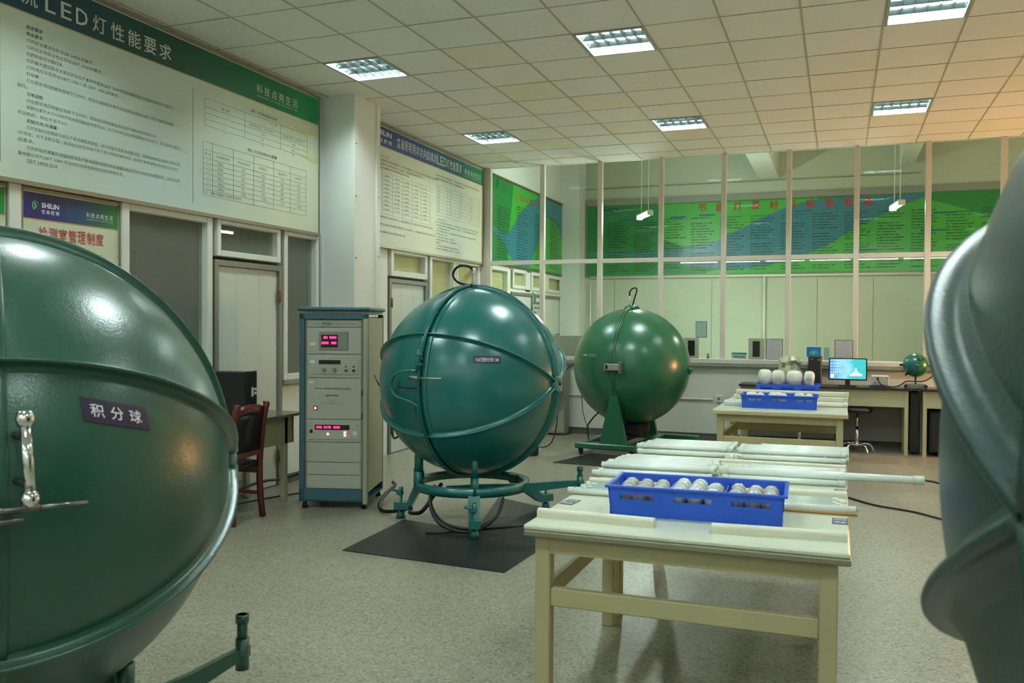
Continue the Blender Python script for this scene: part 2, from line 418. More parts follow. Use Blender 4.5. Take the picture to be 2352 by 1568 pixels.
# partition: low wall, sill, mullions, panes
mb = MB(); mb.box((XL, YP, 0), (XR, YP + .09, 1.09)); struct(mb.build('wall_back', mat('low_wall', (212, 214, 202), .6, noise=.05, nscale=1.5)))
mb = MB(); mb.rbox((XL, YP - .07, 1.085), (XR, YP + .16, 1.155), .01); struct(mb.build('trim_5', W['mull']))
mb = MB(); mb.box((XL, YP - .075, 1.05), (XR, YP, 1.085)); struct(mb.build('trim_6', W['sill']))
mb = MB(); mb.box((XL, YP - .012, 0), (XR, YP, .085)); mb.box((XL, YP - .02, .085), (XR, YP, .1)); struct(mb.build('baseboard_back', W['base']))
mb = MB(); mb.box((XL, YB, 0), (XL + .012, 3.35, .09)); mb.box((XL, 7.36, 0), (XL + .012, 8.05, .09)); struct(mb.build('baseboard_left', W['base']))
mb = MB(); mb.tube([(-4.6, YP - .02, .58), (-1.66, YP - .02, .58)], .012, 10); struct(mb.build('trim_7', W['upvc']))
MX = [-5.07, -4.205, -3.315, -2.418, -1.54, -.672, .187, 1.046, 1.91, 2.78, 3.65, 4.52, 5.35]
mb = MB()
for x in MX: mb.rbox((x - .034, YP - .02, 1.15), (x + .034, YP + .06, ZC), .005)
for a, b_ in zip(MX, MX[1:]): mb.rbox((a + .034, YP - .012, 2.52), (b_ - .034, YP + .05, 2.585), .004)
mb.box((XL, YP - .02, 1.15), (-5.104, YP + .06, ZC)); struct(mb.build('trim_8', W['mull']))
tl = [0, .0, 0, .05, -.06, .35, .2, .3, .1, 0, 0, 0]
ts = [0, 0, .0, -.1, .1, -.45, .15, .2, -.1, 0, 0, 0]
for i, (a, b_) in enumerate(zip(MX, MX[1:])):
    r = sroot('window_%d' % (11 + i))
    for z0, z1 in ((1.15, 2.52), (2.585, ZC)):
        w, h = (b_ - a) / 2 - .03, (z1 - z0) / 2 + .003
        mb = MB(); mb.quad((-w, 0, -h), (w, 0, -h), (w, 0, h), (-w, 0, h))
        o = mb.build('pane', W['green_glass'], r, loc=((a + b_) / 2, YP + .02, (z0 + z1) / 2))
        if z0 > 2: o.rotation_euler = (math.radians(tl[i] * .35), 0, math.radians(ts[i] * .5))
# room behind the glass
mb = MB(); mb.box((XL, YF, 0), (XR, YF + .1, 5.1)); struct(mb.build('wall_far', mat('far_wall', (184, 194, 174), .5, noise=.03, nscale=1)))
mb = MB(); mb.box((XL, 16.55, 0), (-4.8, YF, 5.0)); struct(mb.build('column.001', W['panel']))
mb = MB(); mb.box((XL, YP + .05, 4.95), (XR, YF, 5.05)); mb.box((XL, YP + .05, ZC), (XR, YP + .1, 5.0)); struct(mb.build('ceiling_far', W['wall']))
mb = MB(); mb.box((-1.45, YP + .1, 4.36), (-1.1, YF, 4.95)); mb.box((.95, YP + .1, 4.5), (1.2, YF, 4.95)); struct(mb.build('beam', W['wall']))
mb = MB(); mb.box((-4.8, YF - .06, 3.99), (XR, YF, 4.10)); mb.box((-4.8, YF - .03, 4.32), (1.3, YF, 4.335)); struct(mb.build('trim_9', W['sill']))
mb = MB(); mb.tube([(-4.7, YF - .05, 2.56), (2.6, YF - .05, 2.56)], .022, 8); mb.tube([(-1.33, YF - .05, .9), (-1.33, YF - .05, 2.56)], .022, 8); mb.tube([(-4.68, YF - .05, 2.45), (-4.68, YF - .05, .5)], .015, 8)
struct(mb.build('trim_10', W['upvc']))
mb = MB()
for x in [-4.2 + .95 * k for k in range(10)]: mb.box((x - .006, YF - .004, 0), (x + .006, YF, 2.5))
struct(mb.build('trim_11', W['sill']))
mb = MB(); mb.box((XR, YB, 0), (XR + .1, YF, 5.1)); struct(mb.build('wall_right', W['wall']))
mb = MB(); mb.box((XL, YB - .1, 0), (XR, YB, ZC + .2)); struct(mb.build('wall_front', W['wall']))

# ------------------------------------------------------------------ lamps of the room
def troffer():
    t = thing('ceiling_light', 'x', 'ceiling light', (0, 0, ZC))
    w, d = TW / 2 - .008, TD / 2 - .008
    mb = MB()
    for lo, hi in (((-w, -d, -.008), (w, -d + .022, .012)), ((-w, d - .022, -.008), (w, d, .012)), ((-w, -d + .022, -.008), (-w + .022, d - .022, .012)), ((w - .022, -d + .022, -.008), (w, d - .022, .012))): mb.box(lo, hi)
    mb.build('frame', W['lampframe'], t)
    mb = MB(); a, b_ = w - .02, d - .02
    mb.add([(-a, -b_, 0), (a, -b_, 0), (a, b_, 0), (-a, b_, 0), (-a, -b_, .085), (a, -b_, .085), (a, b_, .085), (-a, b_, .085)],
           [(4, 7, 6, 5), (0, 4, 5, 1), (1, 5, 6, 2), (2, 6, 7, 3), (3, 7, 4, 0)]); mb.build('housing', W['tray'], t)
    mb = MB()
    for k in range(1, 6):      # cross blades: V profile, wide edge up
        x = -a + 2 * a * k / 6
        mb.add([(x - .015, -b_, .040), (x + .015, -b_, .040), (x, -b_, .0), (x - .015, b_, .040), (x + .015, b_, .040), (x, b_, .0)], [(0, 2, 5, 3), (2, 1, 4, 5), (0, 3, 4, 1)])
    for k in (1, 2):
        y = -b_ + 2 * b_ * k / 3
        mb.add([(-a, y - .016, .040), (-a, y + .016, .040), (-a, y, 0), (a, y - .016, .040), (a, y + .016, .040), (a, y, 0)], [(0, 3, 5, 2), (2, 5, 4, 1), (0, 1, 4, 3)])
    mb.build('louver', W['louver'], t)
    for k in range(3):
        y = -b_ + 2 * b_ * (k + .5) / 3
        mb = MB(); mb.tube([(-a + .02, y, .057), (a - .02, y, .057)], .012, 8); mb.build('tube', W['tube'], t)
    return t
lab = {(0, 1): 'lit square louvred ceiling light next to the clad column', (4, 1): 'lit square louvred ceiling light, middle one of the near row',
       (8, 1): 'large lit square louvred ceiling light cut by the top of the picture', (0, 6): 'dim louvred ceiling light above the poster left of the glass partition',
       (4, 6): 'dim louvred ceiling light in the middle of the far row', (8, 6): 'dim louvred ceiling light nearest the orange glow on the ceiling'}
tr0 = troffer(); first = True
for j in lights_j:
    for r in lights_r:
        L = lab.get((j, r), 'ceiling light out of view, %s file from the left, %s' % ({0: 'first', 4: 'second', 8: 'third', 12: 'fourth'}[j], {-14: 'behind the camera', -9: 'over the near spheres', -4: 'before the nearest table', 1: 'beside the middle table', 6: 'by the partition'}[r]))
        p = (TX0 + (j + .5) * TW, TY0 + (r + .5) * TD, ZC)
        if first: tr0.location = p; tr0['label'] = L; tr0['group'] = 'recessed ceiling lights'; first = False
        else: copy_tree(tr0, p, label=L, group='recessed ceiling lights')
# battens suspended behind the camera (their reflections run across the partition glass)
W['batten_tube'] = emat('batten_tube', (.88, 1.0, .88), BATTEN_POWER)
t = None
for i in range(7):
    x = -4.4 + i * 1.36
    L = 'suspended tube batten behind the camera, number %s of the row' % ('one', 'two', 'three', 'four', 'five', 'six', 'seven')[i]
    if t is None:
        t = thing('batten_light', L, 'light', (x, -4.3, 3.72), group='battens behind the camera')
        mb = MB(); mb.rbox((-.62, -.03, .03), (.62, .03, .07), .008); mb.build('body', W['upvc'], t)
        mb = MB(); mb.tube([(-.6, 0, 0), (.6, 0, 0)], .014, 8); mb.build('tube', W['batten_tube'], t)
        for q in (-.45, .45): mb = MB(); mb.cyl((q, 0, .07), (q, 0, ZC - 3.72), .003, n=6); mb.build('wire', W['steel'], t)
    else: copy_tree(t, (x, -4.3, 3.72), label=L)
# two pendants in the room behind the glass
W['pend_tube'] = emat('pendant_tube', (.9, 1.0, .95), PENDANT_POWER)
W['pend_tube2'] = emat('pendant_tube_dim', (1.0, 1.0, .9), PENDANT_POWER * .55)
def pendant(name, loc, rz, label, ztop, tm='pend_tube'):
    t = thing(name, label, 'light', loc, rz, 'pendant tube lamps behind the glass')
    mb = MB(); mb.rbox((-.3, -.05, .02), (.3, .05, .06), .012); mb.rbox((-.31, -.05, -.03), (-.295, .05, .05), .004); mb.rbox((.295, -.05, -.03), (.31, .05, .05), .004); mb.build('body', W['upvc'], t)
    for y in (-.025, .025): mb = MB(); mb.tube([(-.295, y, 0), (.295, y, 0)], .017, 8); mb.build('tube', W[tm], t)
    for x in (-.2, .2): mb = MB(); mb.cyl((x, 0, .06), (x, 0, ztop - loc[2]), .007, n=8); mb.build('rod', W['upvc'], t)
pendant('pendant_lamp', (-2.97, 14.0, 3.38), math.radians(-62), 'lit tube lamp hung on two rods behind the glass before the poster logo', 4.95)
pendant('pendant_lamp', (.76, 14.0, 3.38), math.radians(98), 'lit tube lamp hung on two rods behind the glass, right of the red title', 4.95, 'pend_tube2')
# strip lamp lying on a cabinet behind the partition, it lights the far wall from below
t = thing('work_cabinet', 'pale cabinet hidden behind the partition sill', 'cabinet', (-1.6, 15.9, 0))
mb = MB(); mb.rbox((-1.1, -.3, .08), (1.1, .3, .8), .01); mb.box((-1.05, -.25, 0), (1.05, .28, .08)); mb.build('body', W['panel'], t)
for x in (-.55, .55): mb = MB(); mb.box((x - .5, -.318, .12), (x + .5, -.3, .76)); mb.build('door', W['door'], t)
t = thing('strip_lamp', 'bright strip lamp lying on the cabinet behind the partition, throwing light up the far wall', 'light', (-1.7, 15.9, .8))
mb = MB(); mb.rbox((-.6, -.04, 0), (.6, .04, .04), .006); mb.build('body', W['upvc'], t)
mb = MB(); mb.tube([(-.58, 0, .062), (.58, 0, .062)], .016, 8); mb.build('tube', emat('strip_tube', (.8, 1., .8), 14.), t)
# warm test lamp on the right-hand bench
t = thing('test_lamp', 'warm glowing test lamp on the right end of the bench', 'lamp', (3.0, 11.9, .85))
mb = MB(); mb.lathe([(.09, 0), (.09, .02), (.02, .03), (.014, .05), (.014, .28), (.03, .3), (.03, .34)]); mb.build('stand', W['black'], t)
mb = MB(); mb.lathe([(.018, .34), (.03, .37), (.055, .42), (.06, .46), (.045, .5), (0, .52)]); mb.build('bulb', emat('warm_bulb', (1., .47, .16), WARM_POWER * .5), t)

# ------------------------------------------------------------------ integrating spheres
def paint(name, rgb, rough=.24, bump=.25):
    m = mat(name, rgb, rough, coat=.45, bump=bump, bscale=140.)
    m.node_tree.nodes['Principled BSDF'].inputs['Coat Roughness'].default_value = .2
    return m
def shell_part(mb, R, t0, t1, n=72, k=40, ph0=0, ph1=360, thick=0):
    """part of a sphere about the local x axis, latitude t0..t1 (deg) towards +x"""
    mb.smooth = True; o = len(mb.v); N = n
    for a in range(k + 1):
        t = math.radians(t0 + (t1 - t0) * a / k)
        for b_ in range(N):
            p = 2 * PI * b_ / N
            mb.v.append(Vector((R * math.sin(t), R * math.cos(t) * -math.cos(p), R * math.cos(t) * math.sin(p))))
    for a in range(k):
        for b_ in range(N):
            c = (b_ + 1) % N; mb.face((o + a * N + b_, o + a * N + c, o + (a + 1) * N + c, o + (a + 1) * N + b_))
    mb.smooth = False
def rib_mesh(R, rf, phi, t0, t1, n=48, hw=.006, base=.026):
    mb = MB(); p = math.radians(phi); E_ = Vector((0, -math.cos(p), math.sin(p))); T_ = Vector((0, math.sin(p), math.cos(p))); N_ = Vector((1, 0, 0))
    h = R * (rf - 1); frs = []
    sec = [(-.006, -base), (.0, -base * .75), (.006, -base * .45), (h * .3, -hw * 1.4), (h * .75, -hw), (h - .003, -hw), (h, -hw * .4), (h, hw * .4), (h - .003, hw), (h * .75, hw), (h * .3, hw * 1.4), (.006, base * .45), (.0, base * .75), (-.006, base)]
    for i in range(n + 1):
        t = math.radians(t0 + (t1 - t0) * i / n); d = E_ * math.cos(t) + N_ * math.sin(t)
        frs.append([d * (R + a) + T_ * b_ for a, b_ in sec])
    mb.sweep(frs); return mb
def ring_mesh(R, r0, r1, x0, x1, n=96):
    mb = MB(); frs = []
    for i in range(n):
        a = 2 * PI * i / n; d = Vector((0, -math.cos(a), math.sin(a)))
        frs.append([d * r0 + Vector((x0, 0, 0)), d * (r1 - .003) + Vector((x0, 0, 0)), d * r1 + Vector((x0 + .003, 0, 0)), d * r1 + Vector((x1 - .003, 0, 0)), d * (r1 - .003) + Vector((x1, 0, 0)), d * r0 + Vector((x1, 0, 0))])
    mb.sweep(frs, close=True); return mb
def big_sphere(name, label, c, az, R, m, rf=1.045, ribs=(30, 90, 150, 210, 270, 330), group=None, bolts=True, hub=True, tip=86, base=.026, hw=.006):
    t = thing(name, label, 'integrating sphere', c, math.radians(az), group)
    mb = MB(); shell_part(mb, R, .4, 90); mb.build('right_shell', m, t)
    mb = MB(); shell_part(mb, R, -90, -.4); mb.build('left_shell', m, t)
    for ph in ribs:
        rib_mesh(R, rf, ph, 1.2, tip, hw=hw, base=base).build('rib', m, t); rib_mesh(R, rf, ph, -86, -1.2).build('rib', m, t)
    ring_mesh(R, R - .004, R * rf + .002, .001, .010).build('rim_flange', m, t)
    ring_mesh(R, R - .004, R * rf + .002, -.010, -.001).build('rim_flange', m, t)
    for x0, x1 in ((.011, .058), (-.058, -.011)):
        ring_mesh(R, R * .98, R + .006, x0, x1).build('rim_band', m, t)
    if bolts:
        for i in range(12):
            a = 2 * PI * (i + .5) / 12; d = Vector((0, -math.cos(a), math.sin(a))); p = d * (R * rf - .014)
            mb = MB(); mb.cyl(p + Vector((-.02, 0, 0)), p + Vector((.02, 0, 0)), .006, n=8); mb.build('bolt', m, t)
    for s in ((1, -1) if hub else (-1,)):
        mb = MB(); mb.cyl((s * (R - .01), 0, 0), (s * (R * rf + .004), 0, 0), .055, .045, 24)
        mb.rbox((min(s * R, s * (R * 1.07)), -.032, .010), (max(s * R, s * (R * 1.07)), .032, .065), .014); mb.rbox((min(s * R, s * (R * 1.07)), -.032, -.065), (max(s * R, s * (R * 1.07)), .032, -.010), .014)
        mb.build('hub', W['hubgrey'] if s > 0 else m, t)
        mb = MB(); mb.cyl((s * R, 0, 0), (s * (R * 1.075), 0, 0), .010, n=12); mb.build('pivot_pin', W['black'], t)
    return t
def wplate(mb, R, la0, la1, el0, el1, k=10, off=.003, slope=0.):
    """curved plate on the shell: longitude la (deg from -y towards +x) and elevation el (deg), off above the shell"""
    o = len(mb.v); n = 4
    for lay in (off, 0):
        for a in range(k + 1):
            for b_ in range(n + 1):
                lo = math.radians(la0 + (la1 - la0) * a / k); e = math.radians(el0 + (el1 - el0) * b_ / n + slope * (lo * 57.2958 - (la0 + la1) / 2))
                mb.v.append(Vector((math.cos(e) * math.sin(lo), -math.cos(e) * math.cos(lo), math.sin(e))) * (R + lay))
    q = (k + 1) * (n + 1)
    for a in range(k):
        for b_ in range(n):
            i = o + a * (n + 1) + b_; mb.face((i, i + n + 1, i + n + 2, i + 1)); mb.face((i + q, i + q + 1, i + q + n + 2, i + q + n + 1))
    for a in range(k):
        for b_ in (0, n): i = o + a * (n + 1) + b_; mb.face((i, i + q, i + q + n + 1, i + n + 1))
    for b_ in range(n):
        for a in (0, k): i = o + a * (n + 1) + b_; mb.face((i, i + 1, i + q + 1, i + q))
def wtext(mb, R, s, la, el, w, h, off=.0045, slope=0., bold=0., align='C'):
    """lettering wrapped on the shell, centred (or starting) at longitude la, elevation el; w, h in metres"""
    tm = MB(); text(tm, s, (0, 0, 0), (1, 0, 0), (0, 1, 0), width=w, height=h, align='L', bold=bold, lift=1e-6)
    o = len(mb.v)
    for p in tm.v:
        x = p.x - (w / 2 if align == 'C' else 0); y = p.y - h / 2 + slope * x
        e = math.radians(el) + y / R; lo = math.radians(la) + x / R / math.cos(math.radians(el))
        mb.v.append(Vector((math.cos(e) * math.sin(lo), -math.cos(e) * math.cos(lo), math.sin(e))) * (R + off))
    for f in tm.f: mb.face([i + o for i in f])
W['hubgrey'] = mat('hub_grey_green', (92, 132, 118), .5)
W['plate'] = mat('plum_plate', (52, 34, 62), .4)
W['white'] = mat('white_print', (225, 225, 228), .5)
W['teal'] = paint('teal_paint', (6, 100, 96), .3, .12)
W['dgreen'] = paint('dark_green_paint', (32, 78, 60), .34, .35)
W['green'] = paint('bottle_green_paint', (22, 98, 66), .3, .2)
W['fgreen'] = paint('grey_green_paint', (30, 60, 55), .42, .45)
W['fgreen'].node_tree.nodes['Principled BSDF'].inputs['Coat Weight'].default_value = .15
def ring_stand(t, R, cz, m, feet, posts, ring_r=.47, zr=.31, arm=None, az=0.):
    """round three-legged stand; coordinates are about the floor point below the sphere, turned into the sphere's frame"""
    ca, sa = math.cos(-az), math.sin(-az)
    def T(x, y, z): return Vector((x * ca - y * sa, x * sa + y * ca, z - cz))
    mb = MB(); frs = []
    for i in range(64):
        a = 2 * PI * i / 64; c_, s_ = math.cos(a), math.sin(a)
        frs.append([T(c_ * (ring_r - .04), s_ * (ring_r - .04), zr - .035), T(c_ * ring_r, s_ * ring_r, zr - .035), T(c_ * ring_r, s_ * ring_r, zr + .035), T(c_ * (ring_r - .04), s_ * (ring_r - .04), zr + .035)])
    mb.sweep(frs, close=True); mb.build('stand_ring', m, t)
    for fx, fy, knob in feet:
        L = math.hypot(fx, fy); ux, uy = fx / L, fy / L; px, py = -uy, ux; mb = MB()
        sec = [(ring_r - .06, zr + .03), (ring_r - .02, zr + .035), (L - .06, .135), (L + .05, .135), (L + .05, .075), (L - .08, .075), (ring_r - .06, zr - .04)]
        a_ = [T(ux * r + px * .045, uy * r + py * .045, z) for r, z in sec]; b_ = [T(ux * r - px * .045, uy * r - py * .045, z) for r, z in sec]
        n = len(sec); mb.add(a_ + b_, [tuple(range(n)), tuple(range(2 * n - 1, n - 1, -1))] + [(i, i + n, (i + 1) % n + n, (i + 1) % n) for i in range(n)])
        lg = mb.build('leg', m, t)
        mb = MB(); mb.cyl(T(fx, fy, 0), T(fx, fy, .06), .042, .026, 16); mb.cyl(T(fx, fy, .05), T(fx, fy, .19), .012, n=10); mb.build('levelling_foot', m, lg)
        if knob:
            mb = MB(); mb.rbox((-.028, -.02, -.012), (.028, .02, .03), .008, Matrix.Translation(T(fx - .01, fy, .2))); mb.cyl(T(fx, fy, .215), T(fx - .07, fy - .03, .235), .012, n=8); mb.cyl(T(fx, fy, .2), T(fx + .0, fy, .26), .018, n=10); mb.build('jack_handle', m, lg)
    for a, h, r in posts:
        a = math.radians(a); x, y = math.cos(a) * (ring_r - .03), math.sin(a) * (ring_r - .03)
        mb = MB(); mb.cyl(T(x, y, zr - .02), T(x, y, zr + .12), r * 1.25, n=14); mb.cyl(T(x, y, zr + .1), T(x, y, h), r, n=14); mb.build('post', m, t)
    if arm:
        (x0, y0), (x1, y1), hp = arm; L = math.hypot(x1 - x0, y1 - y0); ux, uy = (x1 - x0) / L, (y1 - y0) / L; px, py = -uy, ux
        mb = MB(); sec = [(-.1, .02, -.055), (.15, .03, -.05), (L * .6, .035, -.035), (L * .85, .05, -.005), (L + .03, .055, .015)]
        frs = []
        for s_, up, dn in sec: frs.append([T(x0 + ux * s_ + px * w, y0 + uy * s_ + py * w, zr + z) for w, z in ((-.012, dn), (.012, dn), (.012, up), (-.012, up))])
        mb.sweep(frs, smooth=False); ar = mb.build('tow_arm', m, t)
        mb = MB(); mb.cyl(T(x1, y1, zr - .03), T(x1, y1, zr + .09), .026, n=12); mb.cyl(T(x1, y1, zr + .07), T(x1, y1, zr + hp), .02, n=12); mb.cyl(T(x1, y1, zr + hp - .03), T(x1, y1, zr + hp), .026, n=12); mb.build('arm_post', m, ar)
        return T
    return T
# -- teal sphere in the middle
MC, MAZ = (-2.807, 6.58, 1.149), -8.0
M = big_sphere('integrating_sphere', 'teal ribbed integrating sphere with small plum label, beside the instrument rack', MC, MAZ, .75, W['teal'], 1.043)
a_ = math.radians(MAZ)
ring_stand(M, .75, MC[2], W['teal'], [(-.585, -.12, 1), (.25, -.30 - .23, 1), (.42, .66, 0), ], [(-72 + 8, .62, .026), (-140, .62, .034), (-160, .6, .03), (100, .6, .03)], arm=((.0, -.26), (.87, .17), .16), az=a_)
mb = MB(); wplate(mb, .75, 31.5, 47.5, 13.3, 17.4, slope=-.03); lp = mb.build('label_plate', W['plate'], M)
mb = MB(); wtext(mb, .75, 'TN灯管积分球1.5M', 39.5, 15.2, .175, .034, bold=.01); mb.build('lettering', W['white'], lp)
mb = MB(); mb.tube([(-.04, -.80, .061), (.02, -.805, .061)], .012, 8); mb.tube([(.0, -.80, .061), (.10, -.80, .061), (.207, -.775, .061)], .008, 8); mb.tube([(0, -.80, .061), (-.06, -.805, .065)], .012, 8); mb.tube([(0, -.76, .061), (0, -.81, .061)], .012, 8); mb.build('latch_lever', W['steel'], M)
mb = MB(); mb.tube([(-.012, -.775, .11), (-.10, -.785, .11), (-.2, -.77, .085), (-.262, -.745, .03), (-.27, -.735, -.04), (-.215, -.75, -.088), (-.12, -.765, -.108), (-.03, -.765, -.14), (-.02, -.755, -.15)], .009, 8, sub=5); mb.build('pull_handle', W['teal'], M)
mb = MB(); mb.tube([(-.18, -.755, -.02), (-.1, -.775, -.02), (-.02, -.77, -.022)], .006, 6); mb.build('hinge_rod', W['blackm'], M)
mb = MB(); mb.cyl((0, -.78, .12), (0, -.775, .27), .012, n=10); mb.cyl((0, -.80, .16), (.05, -.79, .16), .008, n=8); mb.cyl((0, -.79, .23), (.035, -.775, .235), .008, n=8); mb.build('clamp_screw', W['teal'], M)
mb = MB(); mb.tube([(.02, -.05, .775), (-.08, .0, .785), (-.17, .03, .81), (-.215, .04, .86), (-.20, .04, .91), (-.14, .03, .94), (-.06, .01, .935), (.0, 0, .905), (.012, 0, .89)], .010, 8, sub=6); mb.build('cable_loop', W['rub'], M)
mb = MB(); mb.cyl((.012, 0, .76), (.012, 0, .885), .009, n=10); mb.cyl((.012, 0, .86), (.012, 0, .915), .013, n=10); mb.build('cable_gland', W['white'], M)
mb = MB(); mb.tube([(-.73, -.28, -.05), (-.80, -.22, -.02), (-.88, -.15, .02)], .007, 6); mb.build('power_lead', W['rub'], M)
# -- dark green sphere, left foreground
LC, LAZ = (-2.512, 1.959, 1.119), 52.8
L_ = big_sphere('integrating_sphere', 'dark green ribbed integrating sphere with chrome handle, cut by the left edge', LC, LAZ, .75, W['dgreen'], 1.05)
ring_stand(L_, .75, LC[2], W['dgreen'], [(-.45, .4, 0), (-.1, -.62, 1), (.55, .32, 0)], [(60, .60, .026), (74, .6, .032), (200, .6, .03), (-60, .6, .03)], arm=((.28, .22), (.385, .80), .18), az=math.radians(LAZ))
mb = MB(); wplate(mb, .75, 18.9, 33.6, 15.9, 20.9, slope=-.23); lp = mb.build('label_plate', W['plate'], L_)
mb = MB()
for k, ch in enumerate('积分球'): wtext(mb, .75, ch, 21.9 + 4.3 * k, 18.4 + .23 * (4.3 - 4.3 * k), .036, .036, bold=.012, slope=-.22)
mb.build('lettering', W['white'], lp)
mb = MB(); mb.cyl((.092, -.795, .235), (.10, -.825, .078), .0135, n=14)
mb.lathe([(0, -.022), (.018, -.018), (.022, 0), (.018, .018), (0, .022)], Matrix.Translation((.092, -.792, .25)), 16); mb.lathe([(0, -.022), (.018, -.018), (.022, 0), (.018, .018), (0, .022)], Matrix.Translation((.10, -.827, .062)), 16)
mb.build('chrome_handle', W['chrome'], L_)
mb = MB(); mb.cyl((.07, -.70, .205), (.093, -.80, .205), .009, n=10); mb.cyl((.07, -.72, .095), (.099, -.82, .095), .009, n=10); mb.build('handle_stud', W['blackm'], L_)
mb = MB(); mb.tube([(-.05, -.815, .040), (.03, -.835, .040), (.12, -.838, .042)], .0085, 10); mb.tube([(.11, -.836, .042), (.225, -.80, .036)], .0065, 10); mb.tube([(-.05, -.82, .018), (.02, -.845, .016), (.085, -.845, .018)], .0065, 8); mb.tube([(.0, -.76, .034), (.0, -.83, .034)], .016, 10); mb.build('latch_lever', W['dsteel'], L_)
mb = MB(); mb.tube([(-.05, -.80, .09), (-.035, -.83, .115), (-.015, -.82, .14)], .014, 8); mb.build('latch_cam', W['steel'], L_)
# -- large sphere, right foreground (two metres across)
RC = (1.137, 1.365, 1.414)
R_ = big_sphere('integrating_sphere', 'huge out-of-focus grey green ribbed sphere filling the right edge', RC, 201.8, 1.0, W['fgreen'], 1.045, ribs=(-28.4, 27.6, 88, 148, 208, 268), bolts=False, hub=False, tip=89.7, base=.055, hw=.009)
ring_stand(R_, 1.0, RC[2], W['fgreen'], [(-.3, .55, 0), (.62, .1, 0), (-.2, -.6, 0)], [(45, .62, .03), (135, .62, .03), (-45, .62, .03), (-135, .62, .03)], ring_r=.55, az=math.radians(201.8))
# -- bottle green smooth sphere at the back
GC, GAZ = (-2.516, 11.131, 1.082), -5.0
G = thing('integrating_sphere', 'bottle green smooth integrating sphere with a grey toggle clasp, in front of the glass partition', 'integrating sphere', GC, math.radians(GAZ))
mb = MB(); shell_part(mb, .745, .3, 90); mb.build('right_shell', W['green'], G)
mb = MB(); shell_part(mb, .745, -90, -.3); mb.build('left_shell', W['green'], G)
for x0, x1 in ((.002, .022), (-.022, -.002)): ring_mesh(.745, .735, .765, x0, x1).build('rim_flange', W['green'], G)
mb = MB(); mb.rbox((-.085, -.80, -.02), (.115, -.745, .06), .008); cl = mb.build('toggle_clasp', mat('clasp_grey', (150, 152, 140), .45), G)
mb = MB(); mb.rbox((-.09, -.82, -.025), (-.07, -.74, .065), .005); mb.rbox((.1, -.83, -.055), (.122, -.74, .09), .005); mb.build('clasp_end', W['steel'], cl)
mb = MB(); mb.rbox((-.075, -.803, .0), (-.045, -.799, .045), .001); mb.build('clasp_button', W['black'], cl)
mb = MB(); wtext(mb, .745, 'sprinke', -33.5, 11.9, .085, .032, bold=.02); wtext(mb, .745, 'SPECTRUM loading', -23.2, 12.8, .115, .014); wtext(mb, .745, 'Integrating Sphere', -23.2, 11.2, .115, .014); mb.build('lettering', W['white'], G)
mb = MB(); mb.lathe([(.10, 0), (.095, .03), (.05, .05), (0, .052)], Matrix.Translation((0, 0, .738)), 24); mb.build('top_cap', W['green'], G)
mb = MB(); mb.cyl((-.03, 0, .78), (-.03, 0, .91), .010, n=8); mb.build('cable_gland', W['white'], G)
mb = MB(); mb.tube([(-.03, 0, .90), (-.035, 0, .95), (.0, 0, 1.0), (.05, 0, 1.01), (.06, 0, .97), (.03, 0, .87), (.01, 0, .79)], .010, 8, sub=6); mb.build('cable_loop', W['rub'], G)
mb = MB(); mb.cyl((.735, 0, -.02), (.79, 0, -.02), .025, n=12); mb.cyl((.77, 0, -.03), (.81, -.01, -.02), .018, n=12); mb.cyl((.745, 0, -.06), (.78, 0, -.07), .015, n=10); mb.build('side_port', W['green'], G)
for s, yy in ((-1, -.66), (1, .66)):
    mb = MB(); q = [(-.04, yy, -.3), (.035, yy, -.3), (.16, yy, -.93), (-.19, yy, -.93)]
    a1 = [Vector(v) + Vector((0, s * .03, 0)) for v in q]; a2 = [Vector(v) - Vector((0, s * .03, 0)) for v in q]
    mb.add(a1 + a2, [(0, 1, 2, 3), (7, 6, 5, 4), (0, 4, 5, 1), (1, 5, 6, 2), (2, 6, 7, 3), (3, 7, 4, 0)]); mb.build('side_bracket', W['green'], G)
mb = MB(); x0, x1, y0, y1, z0, z1 = -.5, .72, -.72, .75, -1.0, -.93
for lo, hi in (((x0, y0, z0), (x1 - .45, y0 + .14, z1)), ((x0, y1 - .14, z0), (x1, y1, z1)), ((x0, y0 + .14, z0), (x0 + .1, y1 - .14, z1)), ((.17, y0 + .14, z0), (.27, y1 - .14, z1))): mb.rbox(lo, hi, .01)
mb.build('base_frame', W['green'], G)
for x, y in ((-.44, -.66), (.22, -.66), (-.44, .69), (.66, .69)):
    mb = MB(); mb.cyl((x, y, -1.0), (x, y, -1.03), .03, n=12); mb.box((x - .022, y - .012, -1.06), (x - .016, y + .03, -1.015)); mb.box((x + .016, y - .012, -1.06), (x + .022, y + .03, -1.015)); cs = mb.build('caster', W['blackm'], G)
    mb = MB(); mb.cyl((x - .014, y + .012, -1.047), (x + .014, y + .012, -1.047), .035, n=16); mb.build('wheel', W['black'], cs)
mb = MB(); mb.rbox((-.1, -.25, -.86), (.2, .2, -.72), .02); mb.cyl((0, 0, -.76), (0, 0, -.70), .12, n=20); mb.rbox((-.06, -.6, -.93), (.06, .6, -.86), .008); mb.build('drive_unit', W['blackm'], G)

